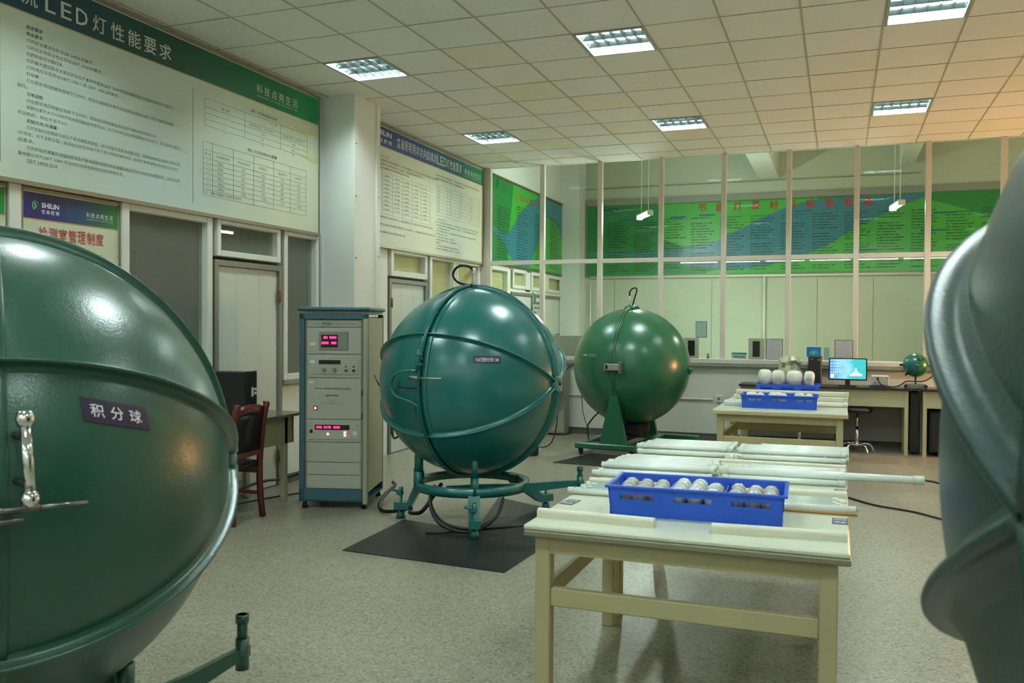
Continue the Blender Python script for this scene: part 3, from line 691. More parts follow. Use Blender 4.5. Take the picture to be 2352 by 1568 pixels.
# rubber mats
mb = MB()
def mat_quad(pts, name, label):
    mb = MB(); v = [Vector((x, y, .0)) for x, y in pts] + [Vector((x, y, .006)) for x, y in pts]
    mb.add(v, [(3, 2, 1, 0), (4, 5, 6, 7), (0, 1, 5, 4), (1, 2, 6, 5), (2, 3, 7, 6), (3, 0, 4, 7)])
    return tag(mb.build(name, W['matb']), label, 'mat')
W['matb'] = mat('rubber_mat', (24, 27, 26), .42, noise=.15, nscale=6)
mat_quad([(-3.277, 5.36), (-2.013, 5.26), (-1.98, 6.05), (-3.33, 6.40)], 'floor_mat', 'black rubber mat on the floor in front of the teal sphere')
mat_quad([(-2.62, 6.20), (-1.95, 6.06), (-1.85, 7.0), (-2.95, 7.55)], 'floor_mat', 'black rubber mat lying under the teal sphere stand')
mat_quad([(-3.12, 9.72), (-1.75, 9.60), (-1.70, 10.4), (-2.9, 10.62)], 'floor_mat', 'black rubber mat on the floor in front of the bottle green sphere')

# ------------------------------------------------------------------ instrument rack
W['rackblue'] = mat('rack_blue', (52, 92, 106), .45)
W['rackgrey'] = mat('rack_front_grey', (172, 172, 158), .45)
W['rackside'] = mat('rack_side_cream', (158, 160, 132), .5)
W['led'] = emat('red_segment', (1., .02, .12), 2.2)
W['ledw'] = emat('pink_led', (1., .25, .25), 3.)
W['print'] = mat('dark_print', (70, 76, 70), .5)
W['paper'] = mat('paper_white', (206, 214, 208), .6)
W['window'] = mat('dark_window', (30, 14, 22), .2)
K = thing('instrument_rack', 'tall blue-framed instrument rack with red glowing readouts, its door open edge-on', 'instrument rack', (-4.20, 6.87, 0), math.radians(17))
w, d, h = .30, .33, 1.72         # half width, half depth, height; front faces local -y
mb = MB()
for x in (-w, w - .045):
    for y in (-d, d - .045): mb.box((x, y, .06), (x + .045, y + .045, h - .03))
mb.box((-w, -d, .06), (w, -d + .03, .17)); mb.box((-w, -d, h - .075), (w, -d + .03, h - .03)); mb.box((-w, d - .03, .06), (w, d, .12)); mb.box((-w, -d, .06), (w, d, .075))
mb.build('frame', W['rackblue'], K)
mb = MB(); mb.rbox((-w - .015, -d - .02, h - .005), (w + .015, d + .02, h + .03), .012); mb.build('top_panel', W['rackblue'], K)
mb = MB(); mb.box((-w + .01, -d + .01, h - .028), (w - .01, d - .01, h - .008))
for i in range(34): mb.box((-w + .12 + i * .0125, -d + .004, h - .026), (-w + .126 + i * .0125, -d + .012, h - .006))
mb.build('vent_strip', W['alu'], K)
for s in (-1, 1):
    mb = MB(); mb.box((s * (w - .004) - .004, -d + .045, .14), (s * (w - .004) + .004, d - .045, h - .06)); 
    for z in (.28, .33): mb.box((s * (w + .001) - .002, -.12, z), (s * (w + .001) + .002, .16, z + .012))
    mb.build('side_panel', W['rackside'], K)
mb = MB(); mb.box((-w + .02, d - .02, .1), (w - .02, d - .012, h - .05)); mb.build('back_panel', W['rackside'], K)
mb = MB(); mb.box((-w + .045, -d + .022, .17), (-w + .075, -d + .034, h - .08)); mb.box((w - .075, -d + .022, .17), (w - .045, -d + .034, h - .08)); mb.build('mounting_rail', W['alu'], K)
mb = MB()
for x, y in ((-w + .04, -d + .04), (w - .04, -d + .04), (-w + .04, d - .04), (w - .04, d - .04)): mb.cyl((x, y, 0), (x, y, .06), .028, .014, 12)
mb.build('foot', W['blackm'], K)
fy = -d + .018
def rp(name, z0, z1): 
    mb = MB(); mb.rbox((-w + .062, fy, z0 + .002), (w - .062, fy + .02, z1 - .002), .003)
    for x in (-w + .074, w - .074):
        for z in (z0 + .02, z1 - .02): mb.cyl((x, fy + .002, z), (x, fy - .004, z), .0045, n=8)
    return mb.build(name, W['rackgrey'], K)
X3, Y3 = (1, 0, 0), (0, 0, 1)
p = rp('title_panel', 1.575, 1.64)
mb = MB(); text(mb, 'sprinke', (-.19, fy - .001, 1.595), X3, Y3, width=.07, height=.014, bold=.01); text(mb, 'SP3000', (-.105, fy - .001, 1.592), X3, Y3, width=.085, height=.026, bold=.02); text(mb, 'LAMP ELECTRIC TEST SYSTEM', (-.005, fy - .001, 1.596), X3, Y3, width=.19, height=.012); mb.build('lettering', W['print'], p)
p = rp('power_meter', 1.34, 1.575)
mb = MB(); mb.rbox((-.13, fy - .008, 1.375), (.125, fy, 1.535), .004); mb.build('meter_bezel', W['alu'], p)
mb = MB(); mb.box((-.11, fy - .011, 1.40), (.035, fy - .008, 1.51)); mb.build('display_window', W['window'], p)
mb = MB()
for s, x, z, ww in (('88', -.088, 1.475, .036), ('8880', -.036, 1.475, .062), ('8888', -.105, 1.428, .062), ('888', -.02, 1.428, .045)): text(mb, s, (x, fy - .013, z), X3, Y3, width=ww, height=.022, bold=.05)
mb.build('readout', W['led'], p)
mb = MB(); mb.rbox((-.21, fy - .004, 1.415), (-.16, fy, 1.442), .002); mb.build('badge', W['paper'], p)
p = rp('bench_supply', 1.135, 1.34)
mb = MB(); mb.rbox((-.222, fy - .006, 1.165), (.222, fy, 1.31), .004); mb.build('meter_bezel', W['paper'] if 0 else mat('supply_face', (168, 174, 158), .5), p)
mb = MB(); mb.box((-.13, fy - .010, 1.255), (.06, fy - .006, 1.29)); mb.build('display_window', W['window'], p)
for x in (-.085, .005): mb = MB(); mb.cyl((x, fy - .006, 1.205), (x, fy - .03, 1.205), .019, .016, 18); mb.build('knob', W['alu'], p)
for x, z, m_ in ((.11, 1.20, mat('red_terminal', (150, 30, 34), .4)), (.178, 1.20, W['black']), (.11, 1.235, W['black']), (.178, 1.235, W['black'])): mb = MB(); mb.cyl((x, fy - .006, z), (x, fy - .028, z), .011 if z < 1.21 else .006, n=12); mb.build('terminal', m_, p)
mb = MB(); mb.rbox((-.21, fy - .009, 1.262), (-.165, fy - .006, 1.29), .001); mb.build('badge', W['paper'], p)
p = rp('power_source', .775, 1.135)
mb = MB(); text(mb, 'PSC-01 60Hz POWER SOURCE', (-.165, fy - .001, 1.035), X3, Y3, width=.31, height=.016, bold=.01); text(mb, 'sprinke', (-.07, fy - .001, .97), X3, Y3, width=.11, height=.024, bold=.03); text(mb, 'POWER SUPPLY', (-.045, fy - .001, .935), X3, Y3, width=.07, height=.007); text(mb, 'SPRINKE INSTRUMENT CO., LTD', (-.105, fy - .001, .91), X3, Y3, width=.19, height=.009); mb.build('lettering', W['print'], p)
mb = MB(); mb.rbox((-.178, fy - .008, .855), (-.142, fy, .888), .003); sw = mb.build('power_switch', mat('red_switch', (150, 18, 30), .3), p)
mb = MB(); mb.cyl((-.16, fy - .008, .872), (-.16, fy - .011, .872), .010, n=12); mb.build('switch_light', W['ledw'], sw)
mb = MB(); mb.rbox((-.22, fy - .003, 1.085), (-.175, fy, 1.11), .001); mb.build('badge', W['paper'], p)
p = rp('ac_source', .575, .775)
mb = MB(); mb.rbox((-.222, fy - .006, .60), (.222, fy, .74), .004); mb.build('meter_bezel', mat('supply_face', (168, 174, 158), .5), p)
mb = MB(); mb.box((-.165, fy - .010, .685), (.14, fy - .006, .728)); mb.build('display_window', W['window'], p)
mb = MB()
for s, x, ww in (('500', -.15, .05), ('2198', -.085, .065), ('0500', .0, .06)): text(mb, s, (x, fy - .012, .697), X3, Y3, width=ww, height=.021, bold=.05)
mb.build('readout', W['led'], p)
for x, z in ((-.05, .648), (.1, .662), (.1, .638)): mb = MB(); mb.cyl((x, fy - .006, z), (x, fy - .012, z), .009, n=10); mb.build('lit_button', W['ledw'], p)
mb = MB(); mb.rbox((-.21, fy - .012, .655), (-.185, fy - .006, .685), .003); mb.build('power_switch', W['window'], p)
mb = MB(); mb.rbox((.17, fy - .008, .635), (.205, fy - .006, .675), .001); mb.build('badge', W['paper'], p)
for a, b_ in ((.40, .575), (.225 + .065, .40), (.17, .29)): rp('blank_panel', a, b_)
mb = MB(); mb.rbox((w - .03, -d - .045, .05), (w + .006, -d - .004, h - .07), .004)
dr = mb.build('door', W['rackside'], K)
for z in (.78, .98): mb = MB(); mb.rbox((w - .046, -d - .03, z), (w - .03, -d - .004, z + .05), .004); mb.build('latch', W['blackm'], dr)

# ------------------------------------------------------------------ tables
W['cream_frame'] = mat('cream_steel', (172, 164, 122), .5, noise=.05, nscale=4)
W['ttop'] = mat('table_top_white', (208, 212, 188), .28, noise=.03, nscale=3)
W['tedge'] = mat('table_edge_tan', (186, 166, 122), .5)
def table(loc, w, d, label, edge, brace=True):
    t = thing('work_table', label, 'table', loc)
    z1 = .78
    mb = MB(); mb.rbox((0, 0, z1 - .022), (w, d, z1), .006); tp = mb.build('table_top', W['ttop'], t)
    mb = MB(); mb.rbox((.006, -.012, z1 - .045), (w + .004, .02, z1 - .021), .004); mb.rbox((w - .02, 0, z1 - .045), (w + .004, d, z1 - .0225), .004); mb.build('edge_strip', edge, tp)
    l = .065
    mb = MB()
    for lo, hi in (((.05, .04, z1 - .12), (w - .05, .04 + .03, z1 - .046)), ((.05, d - .07, z1 - .12), (w - .05, d - .04, z1 - .046)), ((.05, .07, z1 - .12), (.08, d - .07, z1 - .046)), ((w - .08, .07, z1 - .12), (w - .05, d - .07, z1 - .046))): mb.box(lo, hi)
    mb.build('apron', W['cream_frame'], t)
    for x in (.04, w - .04 - l):
        for y in (.035, d - .035 - l): mb = MB(); mb.rbox((x, y, 0), (x + l, y + l, z1 - .05), .005); mb.build('leg', W['cream_frame'], t)
    zs = .44
    for lo, hi in (((.04 + l, .045, zs), (w - .04 - l, .085, zs + .075)), ((.045, .035 + l, zs), (.085, d - .035 - l, zs + .075)), ((w - .085, .035 + l, zs), (w - .045, d - .035 - l, zs + .075))):
        mb = MB(); mb.rbox(lo, hi, .004); mb.build('stretcher', W['cream_frame'], t)
    return t
grey_edge = mat('table_edge_grey', (126, 122, 98), .5)
t1 = table((-1.215, 3.39, 0), 1.26, 1.24, 'cream steel table nearest the camera, under the blue crate of glass bulbs', grey_edge)
t2 = table((-1.215, 4.655, 0), 1.26, 1.33, 'cream steel table behind the nearest one, covered with white tubes', grey_edge)
t3 = table((-1.18, 8.85, 0), 1.26, 1.25, 'cream table at the back with a tan edge, under the low blue crate', W['tedge'])
t4 = table((-1.18, 10.12, 0), 1.26, 1.28, 'cream table before the computer bench, under the crate of white globes', W['tedge'])

# blue crates
W['crate'] = mat('crate_blue', (40, 90, 205), .35, spec=.4)
def crate(loc, rz, label, w=.71, d=.35, h=.13):
    t = thing('blue_crate', label, 'crate', loc, rz)
    th = .006; mb = MB(); fl = .012
    def wall(a, b_, n, slots):     # a, b_ bottom corners; n outward
        a, b_, n = Vector(a), Vector(b_), Vector(n); L = (b_ - a).length; u = (b_ - a) / L
        cuts = [0]
        for s0, s1 in slots: cuts += [s0, s1]
        cuts.append(1)
        def P(s, z, o): return a + u * (L * s + (s - .5) * 2 * fl * (z / h)) + n * (fl * z / h - o) + Vector((0, 0, z))
        def blk(s0, s1, z0, z1):
            vs = [P(s0, z0, 0), P(s1, z0, 0), P(s1, z0, th), P(s0, z0, th), P(s0, z1, 0), P(s1, z1, 0), P(s1, z1, th), P(s0, z1, th)]
            mb.add(vs, [(0, 3, 2, 1), (4, 5, 6, 7), (0, 1, 5, 4), (1, 2, 6, 5), (2, 3, 7, 6), (3, 0, 4, 7)])
        if slots:
            blk(0, 1, 0, h * .56); blk(0, 1, h * .74, h)
            for k in range(0, len(cuts), 2): blk(cuts[k], cuts[k + 1], h * .56, h * .74)
        else: blk(0, 1, 0, h)
    W_, D_ = w / 2, d / 2
    wall((-W_, -D_, 0), (W_, -D_, 0), (0, -1, 0), [(.065, .265), (.385, .60), (.71, .93)]); wall((W_, D_, 0), (-W_, D_, 0), (0, 1, 0), [(.07, .27), (.40, .615), (.735, .935)])
    wall((-W_, D_, 0), (-W_, -D_, 0), (-1, 0, 0), [(.3, .7)]); wall((W_, -D_, 0), (W_, D_, 0), (1, 0, 0), [(.3, .7)])
    mb.build('side_walls', W['crate'], t)
    mb = MB(); mb.box((-W_, -D_, 0), (W_, D_, .005)); mb.build('floor_panel', W['crate'], t)
    mb = MB(); a, b_ = W_ + fl, D_ + fl
    for lo, hi in (((-a - .012, -b_ - .012, h - .008), (a + .012, -b_ + .004, h + .004)), ((-a - .012, b_ - .004, h - .008), (a + .012, b_ + .012, h + .004)), ((-a - .012, -b_ + .004, h - .008), (-a + .004, b_ - .004, h + .004)), ((a - .004, -b_ + .004, h - .008), (a + .012, b_ - .004, h + .004))): mb.rbox(lo, hi, .003)
    mb.build('rim', W['crate'], t)
    for x in (-w / 6, w / 6):
        mb = MB(); mb.box((x - .003, -D_ - .002, .006), (x + .003, D_ + .002, h * .8)); mb.build('divider', W['crate'], t)
    mb = MB()
    for x in (-W_ - .004, -w / 6, w / 6, W_ - .002):
        for y in (-D_ - .006, D_): mb.box((x, y, 0), (x + .006, y + .006, h * .9))
    mb.build('corner_post', W['crate'], t)
    return t
crate((-.575, 3.88, .78), math.radians(2.2), 'blue slotted crate full of small glass bulbs on the nearest table', d=.32)
crate((-.57, 9.34, .78), math.radians(1), 'low blue slotted crate with white bulbs, nearer of the two on the back tables')
crate((-.585, 11.12, .78), math.radians(2), 'blue crate topped by big white globe shades, farther of the two on the back tables')

# bulbs in the near crate
W['bulbglass'] = mat('clear_bulb_glass', (176, 182, 176), .08, coat=1., bump=1., bscale=90)
W['bulbfrost'] = mat('frosted_bulb', (196, 204, 200), .14, coat=1., bump=.6, bscale=60)
W['bulbbase'] = mat('bulb_base', (186, 176, 170), .3, .6)
W['amber'] = mat('amber_filament', (214, 150, 60), .4)
W['rose'] = mat('rose_driver', (196, 110, 96), .4)
def corn_bulb():
    t = thing('glass_bulb', 'x', 'bulb')
    mb = MB(); mb.lathe([(.013, 0), (.014, .025)], n=12); mb.build('screw_base', W['bulbbase'], t)
    mb = MB(); mb.lathe([(.014, .03), (.028, .052), (.033, .078), (.029, .099), (.015, .111), (0, .113)], n=16); mb.build('glass_envelope', W['bulbglass'], t)
    mb = MB()
    for k in range(6):
        a = k * PI / 3; mb.smooth = True; mb.tube([(math.cos(a) * .027, math.sin(a) * .027, .052), (math.cos(a) * .0338, math.sin(a) * .0338, .077), (math.cos(a) * .031, math.sin(a) * .031, .096)], .0022, 5)
    mb.smooth = False; mb.build('filament_strip', W['amber'], t)
    return t
def round_bulb():
    t = thing('frosted_bulb', 'x', 'bulb')
    mb = MB(); mb.lathe([(.013, 0), (.015, .03)], n=12); mb.build('screw_base', W['bulbbase'], t)
    mb = MB(); mb.lathe([(.015, .03), (.030, .055), (.037, .084), (.032, .108), (.017, .122), (0, .126)], n=18); mb.build('glass_envelope', W['bulbfrost'], t)
    return t
cb, rb = corn_bulb(), round_bulb(); used = [0, 0]
ca, sa = math.cos(math.radians(2.2)), math.sin(math.radians(2.2))
def in_crate(x, y): return (-.575 + x * ca - y * sa, 3.88 + x * sa + y * ca)
for comp, cx, sd in ((0, -.237, 'left'), (2, .237, 'right')):
    for i in range(3):
        for j in range(4):
            x, y = in_crate(cx - .07 + i * .07 + random.uniform(-.004, .004), -.108 + j * .071 + random.uniform(-.004, .004))
            L = 'clear glass bulb with filaments in the %s third of the near blue crate' % sd
            if not used[0]: o = cb; o.location = (x, y, .787); o['label'] = L; o['group'] = 'clear bulbs in the left third of the near crate'; used[0] = 1
            else: o = copy_tree(cb, (x, y, .787 + random.uniform(0, .006)), random.uniform(0, 3), L, 'clear bulbs in the %s third of the near crate' % sd)
for i in range(3):
    for j in range(4):
        x, y = in_crate(-.075 + i * .073, -.114 + j * .0755)
        L = 'frosted round bulb in the middle third of the near blue crate'
        if not used[1]: o = rb; o.location = (x, y, .787); o['label'] = L; o['group'] = 'frosted bulbs in the middle of the near crate'; used[1] = 1
        elif i == 2 and j < 4 and j % 2: copy_tree(cb, (x, y, .787), 0, 'clear glass bulb among the frosted ones in the near blue crate', 'clear bulbs among the frosted ones')
        else: copy_tree(rb, (x, y, .787 + random.uniform(0, .004)), random.uniform(0, 3), L, 'frosted bulbs in the middle of the near crate')
# bulbs in the low back crate
W['bulbwhite'] = mat('white_bulb', (222, 226, 216), .3)
def white_bulb():
    t = thing('white_bulb', 'white bulb peeping over the rim of the low blue crate at the back', 'bulb', group='white bulbs in the low back crate')
    mb = MB(); mb.lathe([(.013, 0), (.016, .03)], n=12); mb.build('screw_base', W['bulbbase'], t)
    mb = MB(); mb.lathe([(.016, .03), (.03, .06), (.045, .095), (.043, .12), (.028, .138), (0, .146)], n=18); mb.build('bulb_cover', W['bulbwhite'], t)
    return t
wb = white_bulb(); fw_ = True
for x, y, dz in ((-.285, -.08, .006), (-.185, -.07, 0), (-.27, .06, .0), (-.062, -.09, .008), (-.02, .04, .004), (.035, -.07, 0), (.19, -.08, .01), (.285, -.06, .002), (.2, .07, 0)):
    p = (-.57 + x, 9.34 + y, .787 + dz)
    if fw_: wb.location = p; fw_ = False
    else: copy_tree(wb, p)
# globes on the far crate
W['globe'] = mat('opal_globe', (224, 228, 216), .22, coat=.6)
def globe(x, y, r, hh, z, rz, label, tilt=0., ribs=False):
    t = thing('globe_shade', label, 'lamp shade', (x, y, z), rz, 'white globe shades in the far crate'); t.rotation_euler = (0, tilt, rz)
    mb = MB(); mb.lathe([(r * .8, 0), (r * .95, hh * .2), (r, hh * .5), (r * .93, hh * .75), (r * .72, hh * .92), (r * .4, hh * .99), (0, hh)], n=28); mb.build('dome', W['globe'], t)
    mb = MB(); mb.lathe([(r * .82, -.02), (r * .86, .0), (r * .84, .02)], n=28); mb.build('collar', W['bulbbase'], t)
    if ribs:
        for a in range(9): mb = MB(); q = -.5 + a * .125; mb.tube([(math.sin(q) * r * 1.0, -math.cos(q) * r * 1.0, hh * .25), (math.sin(q) * r * 1.01, -math.cos(q) * r * 1.01, hh * .55), (math.sin(q) * r * .80, -math.cos(q) * r * .80, hh * .88)], .002, 5); mb.build('rib_line', W['globe'], t)
globe(-.86, 11.12, .085, .17, .915, 0, 'round white globe shade at the left end of the far blue crate', .06)
globe(-.70, 11.12, .08, .165, .915, 0, 'white barrel-shaped shade with fine upright ribs on the far crate, second from left', 0, True)
globe(-.51, 11.12, .095, .165, .915, 0, 'widest smooth white globe shade on the far blue crate')
globe(-.345, 11.14, .065, .16, .915, 0, 'slim white ribbed shade at the right end of the far blue crate', .06, True)

# tubes, strips, rails on the tables
W['led_tube'] = mat('opal_tube', (236, 244, 236), .25, coat=.5)
W['led_cap'] = mat('tube_cap', (212, 220, 206), .4)
W['led_clear'] = mat('silver_glass_tube', (196, 216, 206), .12, coat=1.)
W['foam'] = mat('cream_foam_rail', (214, 212, 190), .6)
W['pink'] = mat('pale_carton', (214, 200, 190), .6)
def led(name, x0, y0, x1, y1, z, r, label, group, cap=.04, m=None, cat='tube', capr=1.12, pins=True):
    L = math.hypot(x1 - x0, y1 - y0); t = thing(name, label, cat, (x0, y0, z), math.atan2(y1 - y0, x1 - x0), group)
    mb = MB(); mb.cyl((cap, 0, 0), (L - cap, 0, 0), r, n=14); mb.build('tube_body', m or W['led_tube'], t)
    for a, b_ in ((0, cap), (L - cap, L)): mb = MB(); mb.cyl((a, 0, 0), (b_, 0, 0), r * capr, n=14); mb.build('end_cap', W['led_cap'], t)
    if pins:
        for a, s in ((0, -1), (L, 1)):
            mb = MB(); mb.cyl((a, r * .4, 0), (a + s * .008, r * .4, 0), .0015, n=5); mb.cyl((a, -r * .4, 0), (a + s * .008, -r * .4, 0), .0015, n=5); mb.build('pins', W['steel'], t)
    return t
ZT = .78
def rail(x0, y0, x1, y1, hgt, dep, label, m=None, name='foam_rail', z=ZT):
    L = math.hypot(x1 - x0, y1 - y0)
    mb = MB(); n = 8; sec = [(-dep / 2, 0), (-dep / 2, hgt * .6)] + [(-dep / 2 * math.cos(PI * k / n), hgt * .6 + hgt * .4 * math.sin(PI * k / n)) for k in range(1, n)] + [(dep / 2, hgt * .6), (dep / 2, 0)]
    mb.sweep([[(0, a, b_) for a, b_ in sec], [(L, a, b_) for a, b_ in sec]], smooth=False)
    return tag(mb.build(name, m or W['foam'], loc=(x0, y0, z), rot=(0, 0, math.atan2(y1 - y0, x1 - x0))), label, 'rail')
rail(-1.205, 3.56, -.70, 3.545, .038, .045, 'cream foam rail along the front left edge of the nearest table')
rail(-.47, 3.545, .035, 3.59, .038, .045, 'cream foam rail along the front right edge of the nearest table')
rail(-1.21, 4.40, .04, 4.49, .034, .05, 'long cream foam rail across the near table behind the blue crate')
rail(-1.205, 5.40, .04, 5.45, .02, .05, 'low cream foam rail in front of the farthest tube pile on the second table')
G1 = 'clear tubes behind the near crate'
for k in range(7):
    led('fluorescent_tube', -1.21 + .02 * (k % 3), 4.15 + .03 * k, .0 + .015 * ((k * 2) % 3), 4.17 + .03 * k, ZT + .013, .0115, 'slim silvery glass tube in the bundle running behind the near blue crate', G1, .025, W['led_clear'])
led('fluorescent_tube', -1.235, 4.095, .075, 4.125, ZT + .017, .0155, 'frontmost and thickest glass tube of the bundle behind the near blue crate', None, .03, W['led_tube'])
mb = MB(); mb.cyl((0, 0, 0), (.93, 0, 0), .007, n=10); tag(mb.build('wooden_stick', mat('bare_wood', (176, 130, 78), .6), loc=(-.85, 4.068, ZT + .008), rot=(0, 0, 0)), 'thin brown wooden stick sticking out past the right edge of the near table', 'stick')
G2 = 'short opal tubes piled on the left of the second table'
k = 0
for lay, n_, yy in ((0, 9, 4.70), (1, 7, 4.74)):
    for i in range(n_):
        y = yy + i * .056; s = random.uniform(-.015, .015)
        led('led_tube', -1.235 + s + .01 * i, y, -.63 + s + .01 * random.random(), y + .03, ZT + .018 + lay * .031, .0155, 'short opal lamp tube, %s layer of the front left pile, second table' % ('lower', 'upper')[lay], G2, .035)
led('led_tube', -1.26, 4.635, -.62, 4.66, ZT + .018, .0165, 'lowest front tube of the left pile, its grey end cap meeting the long tubes', None, .045)
G3 = 'long opal tubes in the right half of the second table'
for i in range(8):
    y = 4.78 + i * .058; led('led_tube', -.58 + random.uniform(-.02, .01) + (.09 if i > 4 else 0), y, .035, y + .025, ZT + .018, .0155, 'opal lamp tube lying in the right half of the second table', G3, .035)
led('led_tube', -.60, 4.79, .405, 4.845, ZT + .052, .021, 'thick opal tube jutting past the right table edge, its tip wired', None, .05, W['led_tube'])
G4 = 'opal tubes heaped at the back left of the second table'; G5 = 'opal tubes heaped at the back right of the second table'
for lay, n_ in ((0, 7), (1, 6)):
    for i in range(n_):
        y = 5.56 + lay * .03 + i * .057
        led('led_tube', -1.215 + .012 * i + random.uniform(-.01, .01), y, -.62, y + .03, ZT + .018 + lay * .030, .0155, 'opal lamp tube in the %s layer at the back left of the second table' % ('lower', 'upper')[lay], G4, .035)
        led('led_tube', -.59 + (.12 if i > 4 else 0), y + .01, .045 + .015 * (i % 2), y + .045, ZT + .018 + lay * .030, .0155, 'opal lamp tube in the %s layer at the back right of the second table' % ('lower', 'upper')[lay], G5, .035)
led('led_tube', -.66, 5.53, -.58, 5.535, ZT + .02, .019, 'short pink-white tube end between the two back heaps on the second table', None, .03)
def label_card(x, y, label, rz=0., m=None):
    t = thing('label_card', label, 'label', (x, y, ZT), rz)
    mb = MB(); mb.rbox((-.032, -.06, 0), (.032, .06, .002), .001); mb.build('card', m or mat('slate_card', (66, 66, 96), .4), t)
    mb = MB(); text(mb, '日光灯管', (-.024, .012, .0025), (1, 0, 0), (0, 1, 0), width=.048, height=.03, bold=.01, lift=.0004); text(mb, '样品', (-.022, -.045, .0025), (1, 0, 0), (0, 1, 0), width=.044, height=.034, bold=.01, lift=.0004); mb.build('lettering', W['white'], t)
label_card(-1.165, 3.90, 'dark label card on the left edge of the nearest table', -.1); label_card(.01, 3.945, 'dark label card under the wooden stick at the right table edge')
label_card(.015, 4.66, 'dark label card at the right edge beside the middle rail'); label_card(.02, 5.30, 'dark label card at the right edge before the farthest heap'); label_card(-1.16, 5.44, 'grey label card at the left edge before the farthest heap', -.1, mat('grey_card', (128, 138, 136), .4))
# things on the back tables
G6 = 'pale battens beside the low back crate'
for i in range(4): led('batten_tube', -1.15 + .01 * i, 9.55 + .07 * i, .075 + .01 * (i % 2), 9.57 + .07 * i, ZT + .02, .018, 'pale tube lying behind the low blue crate on the back table', G6, .04, W['pink'] if i == 1 else None)
mb = MB(); mb.rbox((0, 0, 0), (.19, .12, .04), .006); tag(mb.build('tube_carton', W['paper'], loc=(-1.13, 9.33, ZT), rot=(0, 0, .0)), 'white flat carton at the left edge beside the low blue crate', 'carton')
for i, (y, x0, x1, z, L) in enumerate(((10.30, -1.13, .09, .0, 'pale flat light batten, nearest of the stack behind the low crate'), (10.42, -1.10, .08, .0, 'pale flat light batten in the middle behind the low crate'), (10.36, -1.11, .10, .052, 'pale flat light batten on top of the stack behind the low crate'), (10.55, -1.06, .07, .0, 'pale flat light batten at the back before the globe crate'))):
    t = thing('flat_batten', L, 'batten', (x0, y, ZT + z), 0)
    mb = MB(); mb.rbox((0.03, -.045, 0), (x1 - x0 - .03, .045, .05), .008); mb.build('body', W['foam'], t)
    for a in (0, x1 - x0 - .032): mb = MB(); mb.rbox((a, -.047, 0), (a + .032, .047, .0515), .006); mb.build('end_cap', W['led_cap'], t)
mb = MB(); mb.smooth = True
t = thing('plastic_bag', 'crumpled translucent plastic bag standing at the left end of the computer bench', 'bag', (-.62, 12.16, .85))
rings = []; 
for k, (r_, z) in enumerate(((.13, 0), (.15, .06), (.14, .14), (.11, .2), (.10, .26), (.13, .3), (.07, .36))):
    rings.append([(r_ * (1 + .22 * math.sin(5 * a + k * 1.3) + .12 * math.sin(9 * a + k)) * math.cos(a), .8 * r_ * (1 + .2 * math.sin(4 * a + k)) * math.sin(a), z + .015 * math.sin(3 * a + k)) for a in [2 * PI * i / 28 for i in range(28)]])
mb.sweep(rings, smooth=False); mb.build('film', mat('bag_film', (176, 180, 150), .25, spec=.6), t)

# ------------------------------------------------------------------ computer bench along the partition
W['btop'] = mat('bench_top_dark', (38, 38, 38), .25)
W['bench'] = mat('bench_cream', (176, 172, 138), .5, noise=.03)
def bench(x0, x1, y0, y1, label, h=.845, ap=.2, seams=()):
    t = thing('work_bench', label, 'bench', ((x0 + x1) / 2, (y0 + y1) / 2, 0)); w, d = (x1 - x0) / 2, (y1 - y0) / 2
    mb = MB(); mb.rbox((-w, -d - .02, h - .028), (w, d, h), .005); mb.build('bench_top', W['btop'], t)
    mb = MB(); mb.box((-w + .05, -d + .03, h - .04 - ap), (w - .05, -d + .05, h - .028)); mb.box((-w + .05, d - .03, h - .04 - ap), (w - .05, d - .01, h - .028))
    for s in seams: mb.box((s - (x0 + x1) / 2 - .002, -d + .028, h - .04 - ap), (s - (x0 + x1) / 2 + .002, -d + .031, h - .03))
    mb.build('apron', W['bench'], t)
    for x in (-w + .02, w - .065):
        for y in (-d + .02, d - .06): mb = MB(); mb.rbox((x, y, 0), (x + .045, y + .045, h - .03), .004); mb.build('leg', W['bench'], t)
    mb = MB(); mb.box((-w + .06, d - .045, .12), (w - .06, d - .035, h - .26)); mb.build('back_panel', mat('bench_back', (112, 112, 102), .6), t)
    return t
bench(-1.25, .83, 11.93, 12.42, 'cream bench with dark top carrying the computer, against the partition', seams=(-.2, .3))
bench(.955, 3.4, 11.93, 12.42, 'cream bench running off right behind the huge sphere, dark cabinet under it')
mb = MB(); mb.box((.84, 11.99, .815), (.945, 12.41, .843)); tag(mb.build('bridge_board', W['btop']), 'dark board bridging the gap between the two benches', 'board')
t = thing('dark_cabinet', 'black cabinet standing under the right-hand bench', 'cabinet', (1.35, 12.2, 0))
mb = MB(); mb.rbox((-.29, -.17, .05), (.35, .15, .56), .005); mb.build('body', W['blackm'], t); mb = MB(); mb.rbox((-.27, -.182, .08), (.33, -.17, .54), .003); mb.build('door', W['black'], t)
t = thing('dark_cabinet', 'narrow black cabinet in the gap between the two benches', 'cabinet', (.893, 12.22, 0))
mb = MB(); mb.rbox((-.055, -.14, .03), (.055, .16, .8), .004); mb.build('body', W['blackm'], t); mb = MB(); mb.rbox((-.05, -.152, .06), (.05, -.14, .78), .002); mb.build('door', W['black'], t)

